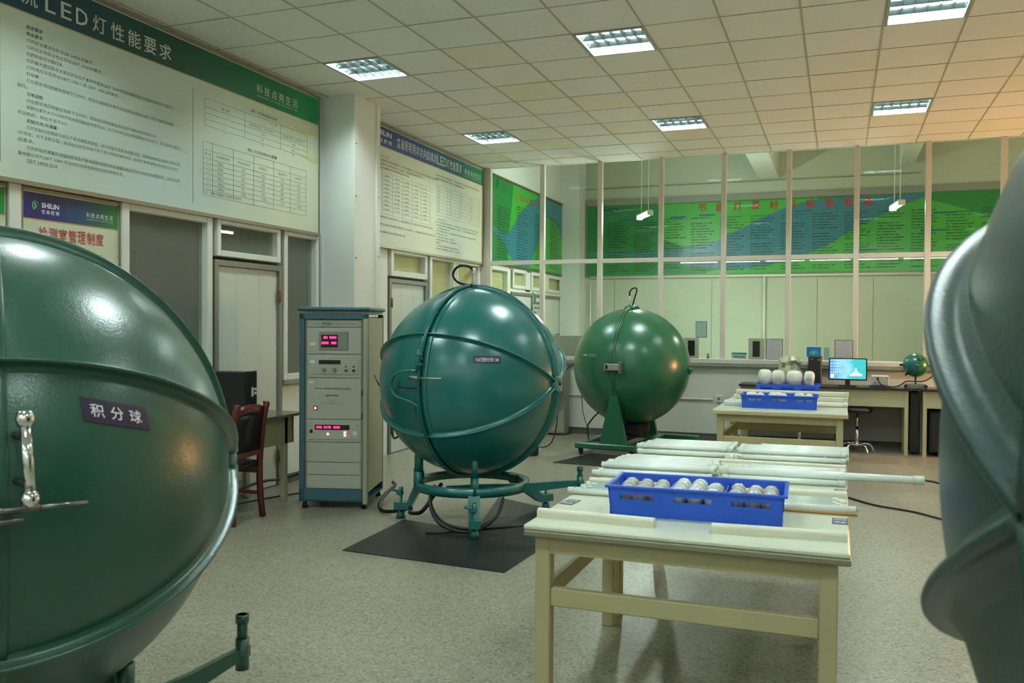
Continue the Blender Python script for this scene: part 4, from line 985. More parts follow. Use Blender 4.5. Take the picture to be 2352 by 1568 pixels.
# computer
W['screen'] = mat('screen', (100, 190, 220), .4); nt = W['screen'].node_tree; b = nt.nodes['Principled BSDF']
tc = nt.nodes.new('ShaderNodeTexCoord'); gr = nt.nodes.new('ShaderNodeSeparateXYZ'); rp_ = nt.nodes.new('ShaderNodeValToRGB'); nt.links.new(tc.outputs['Generated'], gr.inputs[0])
no = nt.nodes.new('ShaderNodeTexNoise'); no.inputs['Scale'].default_value = 3.; nt.links.new(tc.outputs['Generated'], no.inputs['Vector'])
ad = nt.nodes.new('ShaderNodeMath'); ad.operation = 'MULTIPLY_ADD'; ad.inputs[1].default_value = .6; nt.links.new(no.outputs[0], ad.inputs[0]); nt.links.new(gr.outputs[0], ad.inputs[2]); nt.links.new(ad.outputs[0], rp_.inputs[0])
el = rp_.color_ramp.elements; el[0].position = .2; el[0].color = lin((0, 120, 190)) + (1,); el[1].position = 1.2; el[1].color = lin((60, 190, 190)) + (1,); e = el.new(.75); e.color = lin((150, 215, 240)) + (1,)
nt.links.new(rp_.outputs[0], b.inputs['Emission Color']); b.inputs['Emission Strength'].default_value = .55; b.inputs['Base Color'].default_value = (.01, .01, .01, 1)
Mo = thing('computer_monitor', 'black flat computer monitor showing a blue desktop, on the bench', 'monitor', (.10, 12.12, .845), math.radians(-3))
mb = MB(); mb.rbox((-.232, -.012, .075), (.232, .025, .36), .006); mb.build('casing', W['black'], Mo)
mb = MB(); mb.box((-.218, -.0135, .092), (.218, -.012, .347)); mb.build('screen', W['screen'], Mo)
mb = MB()
for r_ in range(5):
    for c_ in range(5): mb.box((-.205 + c_ * .026, -.0145, .322 - r_ * .038), (-.192 + c_ * .026, -.0135, .336 - r_ * .038))
mb.box((-.21, -.0145, .10), (-.165, -.0135, .155)); mb.build('desktop_icons', emat('icon', (.85, .95, 1.), .45), Mo)
mb = MB()
for dx, hh in ((0, .10), (.022, .06), (-.022, .06), (.044, .04), (-.044, .04), (.066, .03), (-.066, .03)): mb.box((.10 + dx - .009, -.0147, .13), (.10 + dx + .009, -.0136, .13 + hh))
mb.build('wallpaper_castle', emat('castle', (1., .8, .85), .5), Mo)
mb = MB(); mb.box((-.03, 0, .01), (.03, .03, .09)); mb.rbox((-.11, -.08, 0), (.11, .08, .012), .005); mb.build('stand', W['black'], Mo)
T_ = thing('computer_tower', 'black upright computer tower on the bench left of the monitor', 'computer', (-.30, 12.20, .845))
mb = MB(); mb.rbox((-.082, -.17, 0), (.082, .17, .375), .006); mb.build('case', W['blackm'], T_); mb = MB(); mb.rbox((-.08, -.182, .01), (.08, -.17, .372), .006); fr = mb.build('front_panel', W['black'], T_)
mb = MB(); mb.box((-.06, -.184, .34), (-.02, -.182, .347)); mb.cyl((.05, -.182, .335), (.05, -.185, .335), .012, n=12); mb.build('power_button', W['steel'], fr)
B_ = thing('instrument_box', 'white boxy instrument with a round dial cable on the bench right of the monitor', 'instrument', (.485, 12.15, .865))
mb = MB(); mb.rbox((-.105, -.09, 0), (.105, .1, .125), .008); mb.build('case', W['paper'], B_); mb = MB(); mb.rbox((-.095, -.094, .01), (.095, -.09, .115), .003); mb.build('face', mat('face_grey', (176, 176, 160), .5), B_)
mb = MB(); mb.cyl((-.03, -.094, .09), (-.03, -.115, .09), .016, n=14); mb.build('connector', W['black'], B_); mb = MB(); mb.cyl((-.06, -.094, .035), (-.06, -.102, .035), .008, n=10); mb.build('knob', W['black'], B_); mb = MB(); mb.box((.06, -.0955, .10), (.09, -.0945, .107)); mb.build('lettering', W['print'], B_)
mb = MB(); mb.rbox((-.13, -.1, 0), (.13, .09, .016), .004); tag(mb.build('instrument_tray', mat('navy_tray', (44, 60, 92), .5), loc=(.485, 12.15, .845)), 'flat navy tray under the white boxy instrument', 'tray')
P_ = thing('small_sphere', 'small teal desktop integrating sphere on a low wheeled base, right end of the bench', 'integrating sphere', (.90, 12.16, .845))
Mt = Matrix.Translation((0, 0, .285)) @ Matrix.Rotation(math.radians(8), 4, 'Z')
for nm, t0, t1 in (('right_shell', .6, 90), ('left_shell', -90, -.6)):
    mb = MB(); shell_part(mb, .15, t0, t1, 40, 20); mb.v = [Mt @ v for v in mb.v]; mb.build(nm, W['teal'] if nm[0] == 'l' else W['green'], P_)
mb = ring_mesh(.15, .145, .155, -.003, .003, 48); mb.v = [Mt @ v for v in mb.v]; mb.build('seam_ring', W['black'], P_)
mb = MB(); mb.rbox((-.008, -.008, .05), (.012, .012, .14), .002); mb.rbox((-.05, -.05, .035), (.05, .05, .05), .004); mb.build('post', W['blackm'], P_)
mb = MB(); mb.rbox((-.115, -.07, .012), (.115, .07, .05), .006); mb.build('base_tray', W['alu'], P_)
for x in (-.115, .115): mb = MB(); mb.cyl((x, -.085, .022), (x, -.055, .022), .022, n=14); mb.build('wheel', W['black'], P_)
mb = MB(); mb.tube([(-.02, -.152, .29), (.0, -.17, .30), (.03, -.165, .285)], .006, 8); mb.build('clasp', W['chrome'], P_)
mb = MB(); mb.tube([(.03, -.11, .385), (.02, -.13, .37), (.05, -.135, .355), (.08, -.115, .37)], .006, 6, sub=4); mb.build('carry_handle', W['blackm'], P_)
for a in ((-.155, 0, .285), (.15, 0, .28), (-.1, -.06, .18)): mb = MB(); d_ = (Vector(a) - Vector((0, 0, .285))).normalized(); mb.cyl(Vector(a) - d_ * .01, Vector(a) + d_ * .03, .014, n=10); mb.build('port', W['blackm'], P_)
def cable(name, pts, r, label, sub=8, m=None, grp=None):
    mb = MB(); mb.tube(pts, r, 7, sub=sub); return tag(mb.build(name, m or W['rub']), label, 'cable', grp)
cable('cable', [(.455, 12.03, .955), (.48, 11.97, .90), (.54, 11.96, .86), (.64, 12.0, .857), (.72, 11.98, .885), (.78, 11.98, .93), (.86, 11.985, .935), (.98, 11.985, .94), (1.08, 12.03, 1.0), (1.14, 12.05, 1.1), (1.22, 12.1, 1.19), (1.27, 12.3, 1.22)], .008, 'thick black cable from the white instrument looping past the small sphere')
cable('cable', [(1.06, 12.16, 1.12), (1.12, 12.1, 1.15), (1.2, 12.1, 1.13), (1.26, 12.15, 1.05), (1.28, 12.2, .86)], .006, 'thin black cable arching right of the small sphere')
for i, (x, y, L) in enumerate(((.22, 12.05, 'chrome swivel stool under the bench, right of the back tables'), (-.48, 12.0, 'chrome swivel stool seen through the legs of the back tables'))):
    t = thing('swivel_stool', L, 'stool', (x, y, 0), i * .4)
    mb = MB(); mb.lathe([(.17, .52), (.18, .535), (.18, .565), (.16, .58), (0, .585)], n=24); mb.build('seat', W['black'], t)
    mb = MB(); mb.cyl((0, 0, .09), (0, 0, .32), .024, n=14); mb.cyl((0, 0, .3), (0, 0, .52), .014, n=12); mb.lathe([(.035, .08), (.04, .1), (.03, .13)], n=14); mb.build('column_post', W['chrome'], t)
    for k in range(5):
        a = 2 * PI * k / 5 + .3; mb = MB(); mb.tube([(math.cos(a) * r_, math.sin(a) * r_, z) for r_, z in ((.03, .10), (.1, .115), (.17, .10), (.205, .04), (.21, .0125))], .0125, 8, sub=3); mb.build('leg', W['chrome'], t)
    mb = MB(); mb.tube([(.12 * math.cos(a), .12 * math.sin(a), .115) for a in [2 * PI * q / 20 for q in range(20)]], .007, 6, close=True); mb.build('foot_ring', W['chrome'], t)

# papers, plaques on the partition sill
def card(name, x0, x1, z0, z1, y, label, cat, m=None, edge=True, lines=0):
    t = thing(name, label, cat, ((x0 + x1) / 2, y, z0)); w, h_ = (x1 - x0) / 2, z1 - z0
    mb = MB(); mb.box((-w, -.006, 0), (w, 0, h_)); mb.build('backing', mat('card_edge', (66, 84, 108), .5) if edge else (m or W['paper']), t)
    mb = MB(); mb.box((-w + .008, -.008, .008), (w - .008, -.006, h_ - .008)); mb.build('sheet', m or mat('sheet_paper', (184, 188, 190), .5), t)
    if lines:
        mb = MB(); text(mb, '操作规程', (-w * .45, -.009, h_ - .035), X3, Y3, width=w * .9, height=.014, lift=.0005)
        for k in range(lines): text(mb, '检测室设备操作规程要求' if k % 2 else '一、接通电源，预热三十分钟', (-w * .75, -.009, h_ - .06 - k * (h_ - .08) / lines), X3, Y3, width=w * (1.4 if k % 3 else 1.1), height=.007, lift=.0005, res=1)
        mb.build('lettering', mat('pale_print', (136, 140, 146), .6), t)
    return t
YS = YP - .035
card('notice_sheet', -1.91, -1.755, 1.445, 1.675, YP + .012, 'framed notice sheet stuck high on the glass, right of the bottle green sphere', 'notice', mat('glass_notice', (164, 196, 184), .4), lines=6)
card('notice_sheet', -.945, -.725, 1.156, 1.44, YS, 'framed pink-white notice sheet on the sill left of the wide mullion', 'notice', lines=9)
card('notice_sheet', -.065, .165, 1.156, 1.435, YS, 'framed white notice sheet on the sill above the computer monitor', 'notice', lines=9)
for x0, L in ((-2.07, 'pale switch panel with a black window, half hidden by the bottle green sphere'), (-1.185, 'pale switch panel with a black window, left of the pink-white notice sheet')):
    t = thing('switch_panel', L, 'panel', (x0 + .11, YS, 1.155)); mb = MB(); mb.rbox((-.105, -.02, 0), (.105, 0, .29), .003); mb.build('frame', mat('panel_cream', (168, 172, 148), .5), t)
    mb = MB(); mb.box((-.048, -.022, .035), (.048, -.019, .25)); mb.build('black_window', W['black'], t)
def name_plate(x0, x1, z0, z1, y, s, label, X=(1, 0, 0), pos=None):
    t = thing('name_plate', label, 'sign', pos or ((x0 + x1) / 2, y, z0)); w, h_ = (x1 - x0) / 2, z1 - z0
    Xv = Vector(X); N = Xv.cross(Vector(Y3))
    def bx(mb, a, b_, c, d, o0, o1): mb.add([Xv * x + Vector((0, 0, z)) + N * o for o in (o0, o1) for x, z in ((a, c), (b_, c), (b_, d), (a, d))], [(0, 3, 2, 1), (4, 5, 6, 7), (0, 1, 5, 4), (1, 2, 6, 5), (2, 3, 7, 6), (3, 0, 4, 7)])
    mb = MB(); bx(mb, -w, w, 0, h_, 0, .005); mb.build('plate', mat('plate_white', (186, 206, 200), .4), t)
    mb = MB(); bx(mb, -w, w, h_ * .72, h_, .005, .007); mb.build('header_band', mat('plate_band', (30, 130, 120), .4), t)
    mb = MB(); text(mb, s, -Xv * w * .82 + N * .006 + Vector((0, 0, h_ * .18)), Xv, Y3, width=w * 1.64, height=h_ * .36, bold=.02, lift=.001); mb.build('lettering', mat('plate_print', (50, 50, 66), .5), t)
    return t
name_plate(-1.405, -1.20, 1.156, 1.245, YS, '节能灯检测区', 'small white name plate with green band on the sill beside the switch panel')
t = thing('round_sticker', 'blue rounded sticker with an arch emblem above the computer tower', 'sticker', (-.33, YP + .012, 1.18)); mb = MB(); mb.rbox((-.105, -.004, 0), (.105, 0, .17), .02); mb.build('backing', W['paper'], t)
mb = MB(); mb.rbox((-.09, -.006, .015), (.09, -.003, .155), .018); mb.build('blue_field', mat('sticker_blue', (20, 120, 176), .4), t)
mb = MB()
for r_ in (.055, .038): mb.tube([(r_ * math.cos(a), -.007, .055 + r_ * math.sin(a)) for a in [PI * q / 14 for q in range(15)]], .005, 6)
mb.cyl((0, -.004, .07), (0, -.008, .07), .02, n=18); mb.build('emblem', mat('sticker_cyan', (110, 190, 200), .4), t)
mb = MB(); mb.box((-.2, YP + .004, 1.16), (-.13, YP + .01, 1.33)); tag(mb.build('pale_sticker', mat('pale_sticker', (140, 176, 164), .5)), 'pale green sticker on the glass right of the blue emblem sticker', 'sticker')
t = thing('potted_succulent', 'tiny grey-green potted plant on the sill right of the first switch panel', 'plant', (-1.73, YS, 1.155)); mb = MB(); mb.lathe([(.018, 0), (.026, .035), (.024, .036), (0, .036)], n=14); mb.build('pot', W['alu'], t)
mb = MB()
for k in range(7): a = k * 2 * PI / 7; mb.cyl((0, 0, .03), (.022 * math.cos(a), .022 * math.sin(a), .068), .007, .001, 6)
mb.cyl((0, 0, .03), (0, 0, .085), .008, .001, 6); mb.build('leaves', mat('succulent', (92, 112, 92), .6), t)
for x, z, L in ((-1.575, .585, 'pale wall socket box at the end of the white conduit, left of the back tables'),):
    t = thing('wall_socket', L, 'socket', (x, YP, z)); mb = MB(); mb.rbox((-.045, -.03, -.04), (.045, 0, .06), .006); mb.build('box', W['panel'], t); mb = MB(); mb.rbox((-.02, -.038, -.01), (.02, -.03, .03), .004); mb.build('socket_face', W['alu'], t)
t = thing('wall_cabinet', 'pale grey metal cabinet standing by the corner column, left of the bottle green sphere', 'cabinet', (-4.25, 12.36, 0))
mb = MB(); mb.rbox((-.42, -.13, .02), (.5, .09, 1.0), .006); mb.build('body', mat('cab_grey', (134, 138, 122), .5), t)
for x in (-.41, .045): mb = MB(); mb.rbox((x, -.14, .05), (x + .445, -.13, .97), .003); mb.build('door', mat('cab_door', (146, 150, 132), .45), t)
t = thing('wall_cabinet', 'low grey box standing on the sill left of the bottle green sphere', 'box', (-3.72, YP - .0, 1.155))
mb = MB(); mb.rbox((-.3, -.06, 0), (.28, .0, .3), .006); mb.build('body', mat('box_grey', (138, 142, 124), .55), t)
mb = MB(); mb.rbox((-.28, -.064, .02), (.26, -.06, .28), .003); mb.build('face', mat('cab_door', (146, 150, 132), .45), t)
name_plate(0, .3, 0, .17, 0, '色光子温室', 'white name plate with teal band low on the left wall beyond the glass', (0, 1, 0), (XL + .02, 16.35, 1.27))
name_plate(0, .6, 0, .17, 0, '老化实验室', 'white name plate with a blue band on the door beyond the glass', (0, 1, 0), (XL + .02, 15.2, 1.86))
t = thing('dark_bin', 'dark rounded canister behind the teal sphere', 'canister', (-3.55, 10.2, 0)); mb = MB(); mb.lathe([(.16, 0), (.17, .02), (.17, 1.55), (.16, 1.6), (.1, 1.63), (0, 1.635)], n=24)
mb.v = [Vector((v.x * .5, v.y * .5, v.z)) for v in mb.v]; mb.build('body', W['blackm'], t)

# ------------------------------------------------------------------ posters
YW, ZW = (0, 1, 0), (0, 0, 1)
W['pbody'] = gradient_mat('poster_body', [(0., (186, 204, 190)), (.45, (198, 208, 190)), (.75, (184, 206, 202)), (1., (202, 214, 190))], 1, 1.8, 7.9, .5, .25)
W['phead1'] = gradient_mat('poster_header_near', [(0., (18, 36, 110)), (.45, (16, 66, 84)), (.66, (14, 74, 58)), (.86, (12, 112, 70)), (1., (16, 142, 84))], 1, 2.0, 7.9, .3)
W['phead2'] = gradient_mat('poster_header_far', [(0., (22, 40, 118)), (.45, (20, 70, 130)), (.8, (14, 110, 96)), (1., (18, 140, 80))], 1, 9.0, 12.6, .3)
W['pbody2'] = gradient_mat('poster_body_far', [(0., (200, 208, 196)), (.5, (212, 214, 186)), (.8, (196, 212, 200)), (1., (208, 214, 184))], 1, 9.2, 12.7, .6, .3)
W['ink'] = mat('grey_ink', (96, 106, 94), .6)
W['inkdark'] = mat('dark_ink', (60, 68, 62), .6)
W['inkblue'] = mat('blue_ink', (34, 44, 120), .6)
W['title'] = mat('title_white', (198, 206, 196), .5)
W['gold'] = mat('gold_line', (190, 160, 90), .5)
W['swirl'] = mat('poster_swirl', (200, 204, 150), .4)
W['red_ink'] = mat('red_ink', (176, 60, 52), .6)
W['pframe'] = mat('poster_frame', (140, 136, 116), .4, .4)
def poster_board(name, label, y0, y1, z0, z1, zh, body, head, x=XL):
    t = thing(name, label, 'poster', (x, (y0 + y1) / 2, z0)); c = (y0 + y1) / 2
    def bx(mb, a, b_, lo, hi, o0, o1): mb.box((o0, a - c, lo - z0), (o1, b_ - c, hi - z0))
    mb = MB(); bx(mb, y0, y1, z0, z1, .03, .05); mb.build('body_panel', body, t)
    mb = MB(); bx(mb, y0 + .012, y1 - .012, zh, z1 - .012, .05, .052); mb.build('header_band', head, t)
    mb = MB(); bx(mb, y0 + .012, y1 - .012, zh - .008, zh, .05, .0515); mb.build('gold_line', W['gold'], t)
    mb = MB(); e = .016
    bx(mb, y0 - e, y1 + e, z0 - .03, z0, 0, .065); bx(mb, y0 - e, y1 + e, z1 - .004, z1 + e, 0, .06); bx(mb, y1 - .004, y1 + e, z0, z1, 0, .06); bx(mb, y0 - e, y0 + .004, z0, z1, 0, .06); mb.build('frame', W['pframe'], t)
    return t, c
def wall_text(mb, c, z0, s, y, z, w=None, h=None, size=None, bold=0., x=.0525, res=2):
    if len(s) == 1 and s in '123456ⅠⅡⅢ': w, size = None, (h or .022) * 1.25; h = None
    text(mb, s, (x, y - c, z - z0), YW, ZW, size=size, width=w, height=h, bold=bold, lift=.0006, res=res)
PZ0 = 2.555
P1, c1 = poster_board('wall_poster', 'huge wall poster with green header and two printed tables', 1.9, 7.93, PZ0, 3.965, 3.685, W['pbody'], W['phead1'])
mb = MB()
for ch, y, w_ in (('普', 2.02, .13), ('通', 2.19, .13), ('照', 2.36, .13), ('明', 2.53, .13), ('用', 2.70, .12), ('非', 2.87, .13), ('定', 3.04, .13), ('向', 3.21, .12), ('自', 3.38, .11), ('镇', 4.18, .13), ('流', 4.36, .13), ('L', 4.55, .085), ('E', 4.68, .09), ('D', 4.81, .105), ('灯', 4.96, .125), ('性', 5.13, .13), ('能', 5.30, .13), ('要', 5.465, .13), ('求', 5.63, .135)):
    wall_text(mb, c1, PZ0, ch, y, 3.735 if ch not in 'LED' else 3.742, w_, .125 if ch not in 'LED' else .115, bold=.006)
for k, ch in enumerate('科技点亮生活'): wall_text(mb, c1, PZ0, ch, 6.885 + .114 * k, 3.768, .085, .085, bold=.004)
wall_text(mb, c1, PZ0, 'LIGHTING UP YOUR LIFE WITH LED', 6.885, 3.735, .66, .016)
mb.build('title_lettering', W['title'], P1)
body = [(3.575, 4.40, '技术要求', 2), (3.53, 4.40, '安全要求', 1), (3.485, 4.40, '灯的安全要求应符合GB 24906 的要求。', 0), (3.44, 4.40, '灯的光生物安全性应符合GB/T 20145的要求。', 0), (3.395, 4.40, '灯的外形尺寸和灯头', 1),
        (3.35, 4.40, '灯的最大直径和总长度应符合生产者声称值或GB/T 7249中相应规格白炽灯的最大外形尺寸要求。', 0), (3.305, 4.40, '灯所用灯头应符合GB/T 1406.1 或 GB/T 1406.5的要求。', 0), (3.26, 4.40, '灯功率', 1),
        (3.215, 4.40, '灯在额定电压和额定频率下工作时，其实际消耗的功率不大于标称功率的110%，不小于标称功率的', 0), (3.17, 4.33, '80%。', 0), (3.125, 4.40, '功率因数', 1), (3.08, 4.40, '灯在额定电压和额定频率下工作时，其实际功率因数应不比生产者的标称值低0.05。', 0),
        (3.035, 4.40, '标称功率不大于5W的灯的功率因数应不低于0.4，大于5W的灯的功率因数应不低于0.7。若灯宣称为高功', 0), (2.99, 4.33, '率因数的，则应不低于0.9。', 0), (2.945, 4.40, '初始光效/光通量', 1),
        (2.90, 4.40, '灯的初始光效等级可由生产者或销售商宣称，对于半配光型和准全配光型，其初始光效实测值应不低于表', 0), (2.855, 4.33, '1的规定；对于全配光型，其初始光效实测值不低于表1的规定值的90%。如生产者或销售商未宣称应符合Ⅲ', 0), (2.81, 4.33, '级要求。', 0),
        (2.765, 4.40, '灯的初始光通量实测值应符合生产者或销售商宣称的光通量规格且表2中对应的光通量要求。表2的光通', 0), (2.72, 4.33, '量规格分别为GB/T 10681 的白炽灯功率规格有对应的替换关系。', 0), (2.675, 4.40, 'GB/T 24908-2014', 0)]
mi, md, mbl = MB(), MB(), MB()
for z, y, s, k in body:
    wd_ = min(len(s.encode('gbk', 'ignore')) * .0162, 5.86 - y); wall_text((mi, md, mbl)[k], c1, PZ0, s, y, z, wd_, .027, bold=(0, .006, .006)[k])
mi.build('body_lettering', W['ink'], P1); md.build('heading_lettering', W['inkdark'], P1); mbl.build('first_heading', W['inkblue'], P1)
def rule_grid(mb, c, z0, ys, zs, hl=None, t=.0025, x0=.0505, x1=.0515):
    for y in ys: mb.box((x0, y - c - t / 2, zs[-1] - z0), (x1, y - c + t / 2, zs[0] - z0))
    for z in zs: mb.box((x0, ys[0] - c, z - z0 - t / 2), (x1, ys[-1] - c, z - z0 + t / 2))
mb = MB(); rule_grid(mb, c1, PZ0, [6.17, 6.71, 7.26, 7.72], [3.545, 3.47, 3.42, 3.365, 3.31]); rule_grid(mb, c1, PZ0, [6.15, 6.27, 6.55, 6.84, 7.15, 7.42, 7.70], [3.17, 3.10, 3.03, 2.985, 2.94, 2.895, 2.85, 2.805, 2.76, 2.71])
mb.box((.0505, 6.02 - c1, 2.62 - PZ0), (.0515, 6.024 - c1, 3.60 - PZ0)); mb.box((.0505, 4.2 - c1, 2.65 - PZ0), (.0515, 4.204 - c1, 3.66 - PZ0)); mb.build('table_rules', W['ink'], P1)
mb = MB(); wall_text(mb, c1, PZ0, '表1  灯的初始光效', 6.80, 3.565, .4, .03, bold=.01); wall_text(mb, c1, PZ0, '表2  灯的初始光通量', 6.75, 3.195, .45, .03, bold=.01); wall_text(mb, c1, PZ0, '等 级', 6.38, 3.485, .11, .026); wall_text(mb, c1, PZ0, '光 效', 7.1, 3.51, .1, .022); wall_text(mb, c1, PZ0, '色调代码：65/50/40', 6.78, 3.435, .36, .024); wall_text(mb, c1, PZ0, '色调代码：35/30/27', 7.3, 3.435, .34, .024)
for z, r_ in ((3.38, ('Ⅰ', '110', '100')), (3.325, ('Ⅱ', '90', '85')), (3.28, ('Ⅲ', '75', '70'))):
    for y, s in zip((6.42, 6.95, 7.45), r_): wall_text(mb, c1, PZ0, s, y, z, .016 * len(s) + .006, .022)
for y, s in ((6.165, '序 号'), (6.31, '光通量规格'), (6.60, '对应白炽灯'), (6.92, '半配光'), (7.22, '准全配光'), (7.5, '全配光')): wall_text(mb, c1, PZ0, s, y, 3.055, .035 * len(s.replace(' ', '')) + .01, .024)
for k, r_ in enumerate((('1', '150lm', '15W', '135', '110', '135'), ('2', '250lm', '25W', '225', '180', '200'), ('3', '500lm', '40W', '450', '430', '450'), ('4', '800lm', '60W', '720', '560', '570'), ('5', '1000lm', '75W', '900', '840', '720'), ('6', '1500lm', '100W', '1350', '1170', '1350'))):
    for y, s in zip((6.2, 6.33, 6.66, 6.96, 7.26, 7.54), r_): wall_text(mb, c1, PZ0, s, y, 2.995 - .045 * k, .014 * len(s) + .008, .022)
wall_text(mb, c1, PZ0, '注：初始光通量的上限值仅供参考。', 6.17, 2.725, .5, .024); mb.build('table_lettering', W['ink'], P1)
mb = MB()
for y0_, z0_ in ((7.35, 3.60), (7.5, 3.33)): mb.sweep([[(.0502, y0_ + a - c1, z0_ - PZ0 - .03 * math.sin(a * 5) - wv), (.0504, y0_ + a - c1, z0_ - PZ0 - .03 * math.sin(a * 5) - wv), (.0504, y0_ + a - c1, z0_ - PZ0 - .03 * math.sin(a * 5) + wv), (.0502, y0_ + a - c1, z0_ - PZ0 - .03 * math.sin(a * 5) + wv)] for a, wv in [((7.91 - y0_) * q / 8, .002 + .004 * q) for q in range(9)]], smooth=False)
mb.build('swirl_print', W['swirl'], P1)
# second poster between column and partition
P2, c2 = poster_board('wall_poster', 'wall poster between the column and the glass partition, blue-to-green header', 8.75, 12.44, PZ0, 3.975, 3.735, W['pbody2'], W['phead2'])
mb = MB(); wall_text(mb, c2, PZ0, 'SHILIN', 9.10, 3.862, .42, .062, bold=.03); wall_text(mb, c2, PZ0, '世 林 照 明', 9.10, 3.775, .42, .05, bold=.01)
for k, ch in enumerate('普通照明用非定向自镇流LED灯性能要求'): wall_text(mb, c2, PZ0, ch, 9.66 + .1045 * k, 3.785, .086, .125, bold=.006)
for k, ch in enumerate('科技点亮生活'): wall_text(mb, c2, PZ0, ch, 11.74 + .106 * k, 3.80, .08, .08)
wall_text(mb, c2, PZ0, 'LIGHTING UP YOUR LIFE WITH LED', 11.74, 3.765, .62, .014, res=1); mb.build('title_lettering', W['title'], P2)
mb = MB()
S2 = ['试验方法', '灯的光电参数应在环境温度25℃、相对湿度不大于65%的无对流风环境中进行测试。', '试验电压稳定在额定值的0.5%以内，总谐波含量不超过3%。', '灯应在规定位置燃点至光电参数稳定后再行测量。', '平均寿命与光通维持率按抽样方案检验。']
for k in range(4): wall_text(mb, c2, PZ0, S2[k % 5], 9.1, 3.60 - .045 * k, (.35, 1.75, 1.3, .9)[k], .026, res=1)
for r_ in range(9):
    for q in range(5): wall_text(mb, c2, PZ0, ('显色指数', '色品坐标', '公差', '0.%d' % (313 + r_ * 7), '%d' % (2700 + 450 * r_))[q if r_ == 0 else (3 if q % 2 else 4)], 9.35 + .26 * q, 3.38 - .05 * r_, .12, .024, res=1)
for k in range(3): wall_text(mb, c2, PZ0, S2[(k + 1) % 5], 9.1, 2.88 - .09 * k, (1.6, 1.7, .8)[k], .026, res=1)
for k in range(2): wall_text(mb, c2, PZ0, S2[(k + 1) % 5], 10.75, 3.62 - .045 * k, (1.55, 1.0)[k], .026, res=1)
for r_ in range(8):
    for q in range(4): wall_text(mb, c2, PZ0, '%d' % (65 + 5 * r_ + q * 3) if q else 'RR RZ RL RN RD F2 F3 F4'.split()[r_], 10.85 + .38 * q, 3.46 - .045 * r_, .05 if q == 0 else .04, .024, res=1)
for k in range(11): wall_text(mb, c2, PZ0, S2[k % 5], 10.78 if k % 3 else 10.82, 3.03 - .040 * k, (.3, 1.5, 1.45, .4, 1.4, .35, .6, .7, .15, .7, .8)[k], .024, res=1)
mb.build('body_lettering', W['ink'], P2)
mb = MB(); rule_grid(mb, c2, PZ0, [9.3, 9.55, 9.82, 10.08, 10.34, 10.6], [3.43 - .05 * k for k in range(11)]); rule_grid(mb, c2, PZ0, [10.8, 11.15, 11.55, 11.95, 12.3], [3.50 - .045 * k for k in range(10)]); mb.build('table_rules', mat('pale_rule', (140, 150, 140), .6), P2)
# company rule posters under the big poster, behind the dark green sphere
W['phead3'] = gradient_mat('rule_header', [(0., (40, 34, 110)), (.3, (26, 44, 110)), (.6, (16, 76, 110)), (.8, (12, 96, 84)), (1., (14, 130, 66))], 1, 4.42, 5.24, .3)
W['phead4'] = gradient_mat('rule_header_left', [(0., (26, 44, 110)), (.55, (12, 96, 84)), (1., (10, 140, 66))], 1, 3.4, 4.27, .3)
def rule_poster(y0, y1, label, head, title, sh=True):
    t, c = poster_board('rule_poster', label, y0, y1, .95, 2.505, 2.315, mat('rule_paper', (206, 212, 190), .4), head, XL - .045)
    mb = MB()
    if sh:
        wall_text(mb, c, .95, 'SHILIN', y0 + .155, 2.395, .145, .036, bold=.04); wall_text(mb, c, .95, '世 林 照 明', y0 + .155, 2.353, .145, .03, bold=.02)
        for k, ch in enumerate('科技点亮生活'): wall_text(mb, c, .95, ch, y0 + .54 + .043 * k, 2.375, .034, .036)
        wall_text(mb, c, .95, 'LIGHTING UP YOUR LIFE WITH LED', y0 + .54, 2.357, .25, .007, res=1)
    mb.build('title_lettering', W['white'], t)
    if sh:
        mb = MB(); mb.cyl((.0515, y0 + .10 - c, 2.40 - .95), (.0535, y0 + .10 - c, 2.40 - .95), .032, n=28); mb.build('emblem', mat('emblem_blue', (30, 70, 120), .3), t)
        mb = MB(); mb.tube([(.0545, y0 + .10 + .03 * math.cos(a) * (1 - .5 * q / 12) - c, 2.40 + .032 * math.sin(a) - .95) for q, a in [(q, .6 + q * .28) for q in range(13)]], .004, 6); mb.tube([(.0545, y0 + .095 - c, 2.42 - .95), (.0545, y0 + .108 - c, 2.40 - .95), (.0545, y0 + .093 - c, 2.378 - .95)], .006, 6); mb.build('emblem_mark', mat('emblem_green', (110, 190, 110), .3), t)
    mb = MB(); k0 = 0
    for ch in title: wall_text(mb, c, .95, ch, y0 + .13 + .083 * k0, 2.175, .072, .09, bold=.008); k0 += 1
    mb.build('red_title', W['red_ink'], t)
    mb = MB()
    for k in range(22): wall_text(mb, c, .95, ('一、进入检测室须穿工作服，保持室内整洁。', '二、设备应定期校准，做好使用记录。', '三、非本室人员未经许可不得操作仪器。')[k % 3], y0 + .08, 2.09 - .045 * k, (.62, .56, .66)[k % 3], .02, res=1)
    mb.build('body_lettering', W['ink'], t)
    return t
rule_poster(4.40, 5.25, 'rules poster behind the dark green sphere, with globe emblem and red title', W['phead3'], '检测室管理制度')
rule_poster(3.42, 4.28, 'rules poster cut by the left picture edge, green end of its header showing', W['phead4'], '操作规程')
struct(MB().box((XL - .06, 4.285, .8), (XL + .03, 4.375, 2.545)).build('trim_12', W['upvc']))
struct(MB().box((XL - .06, 5.262, .8), (XL + .032, 5.30, 2.545)).build('trim_13', W['upvc']))
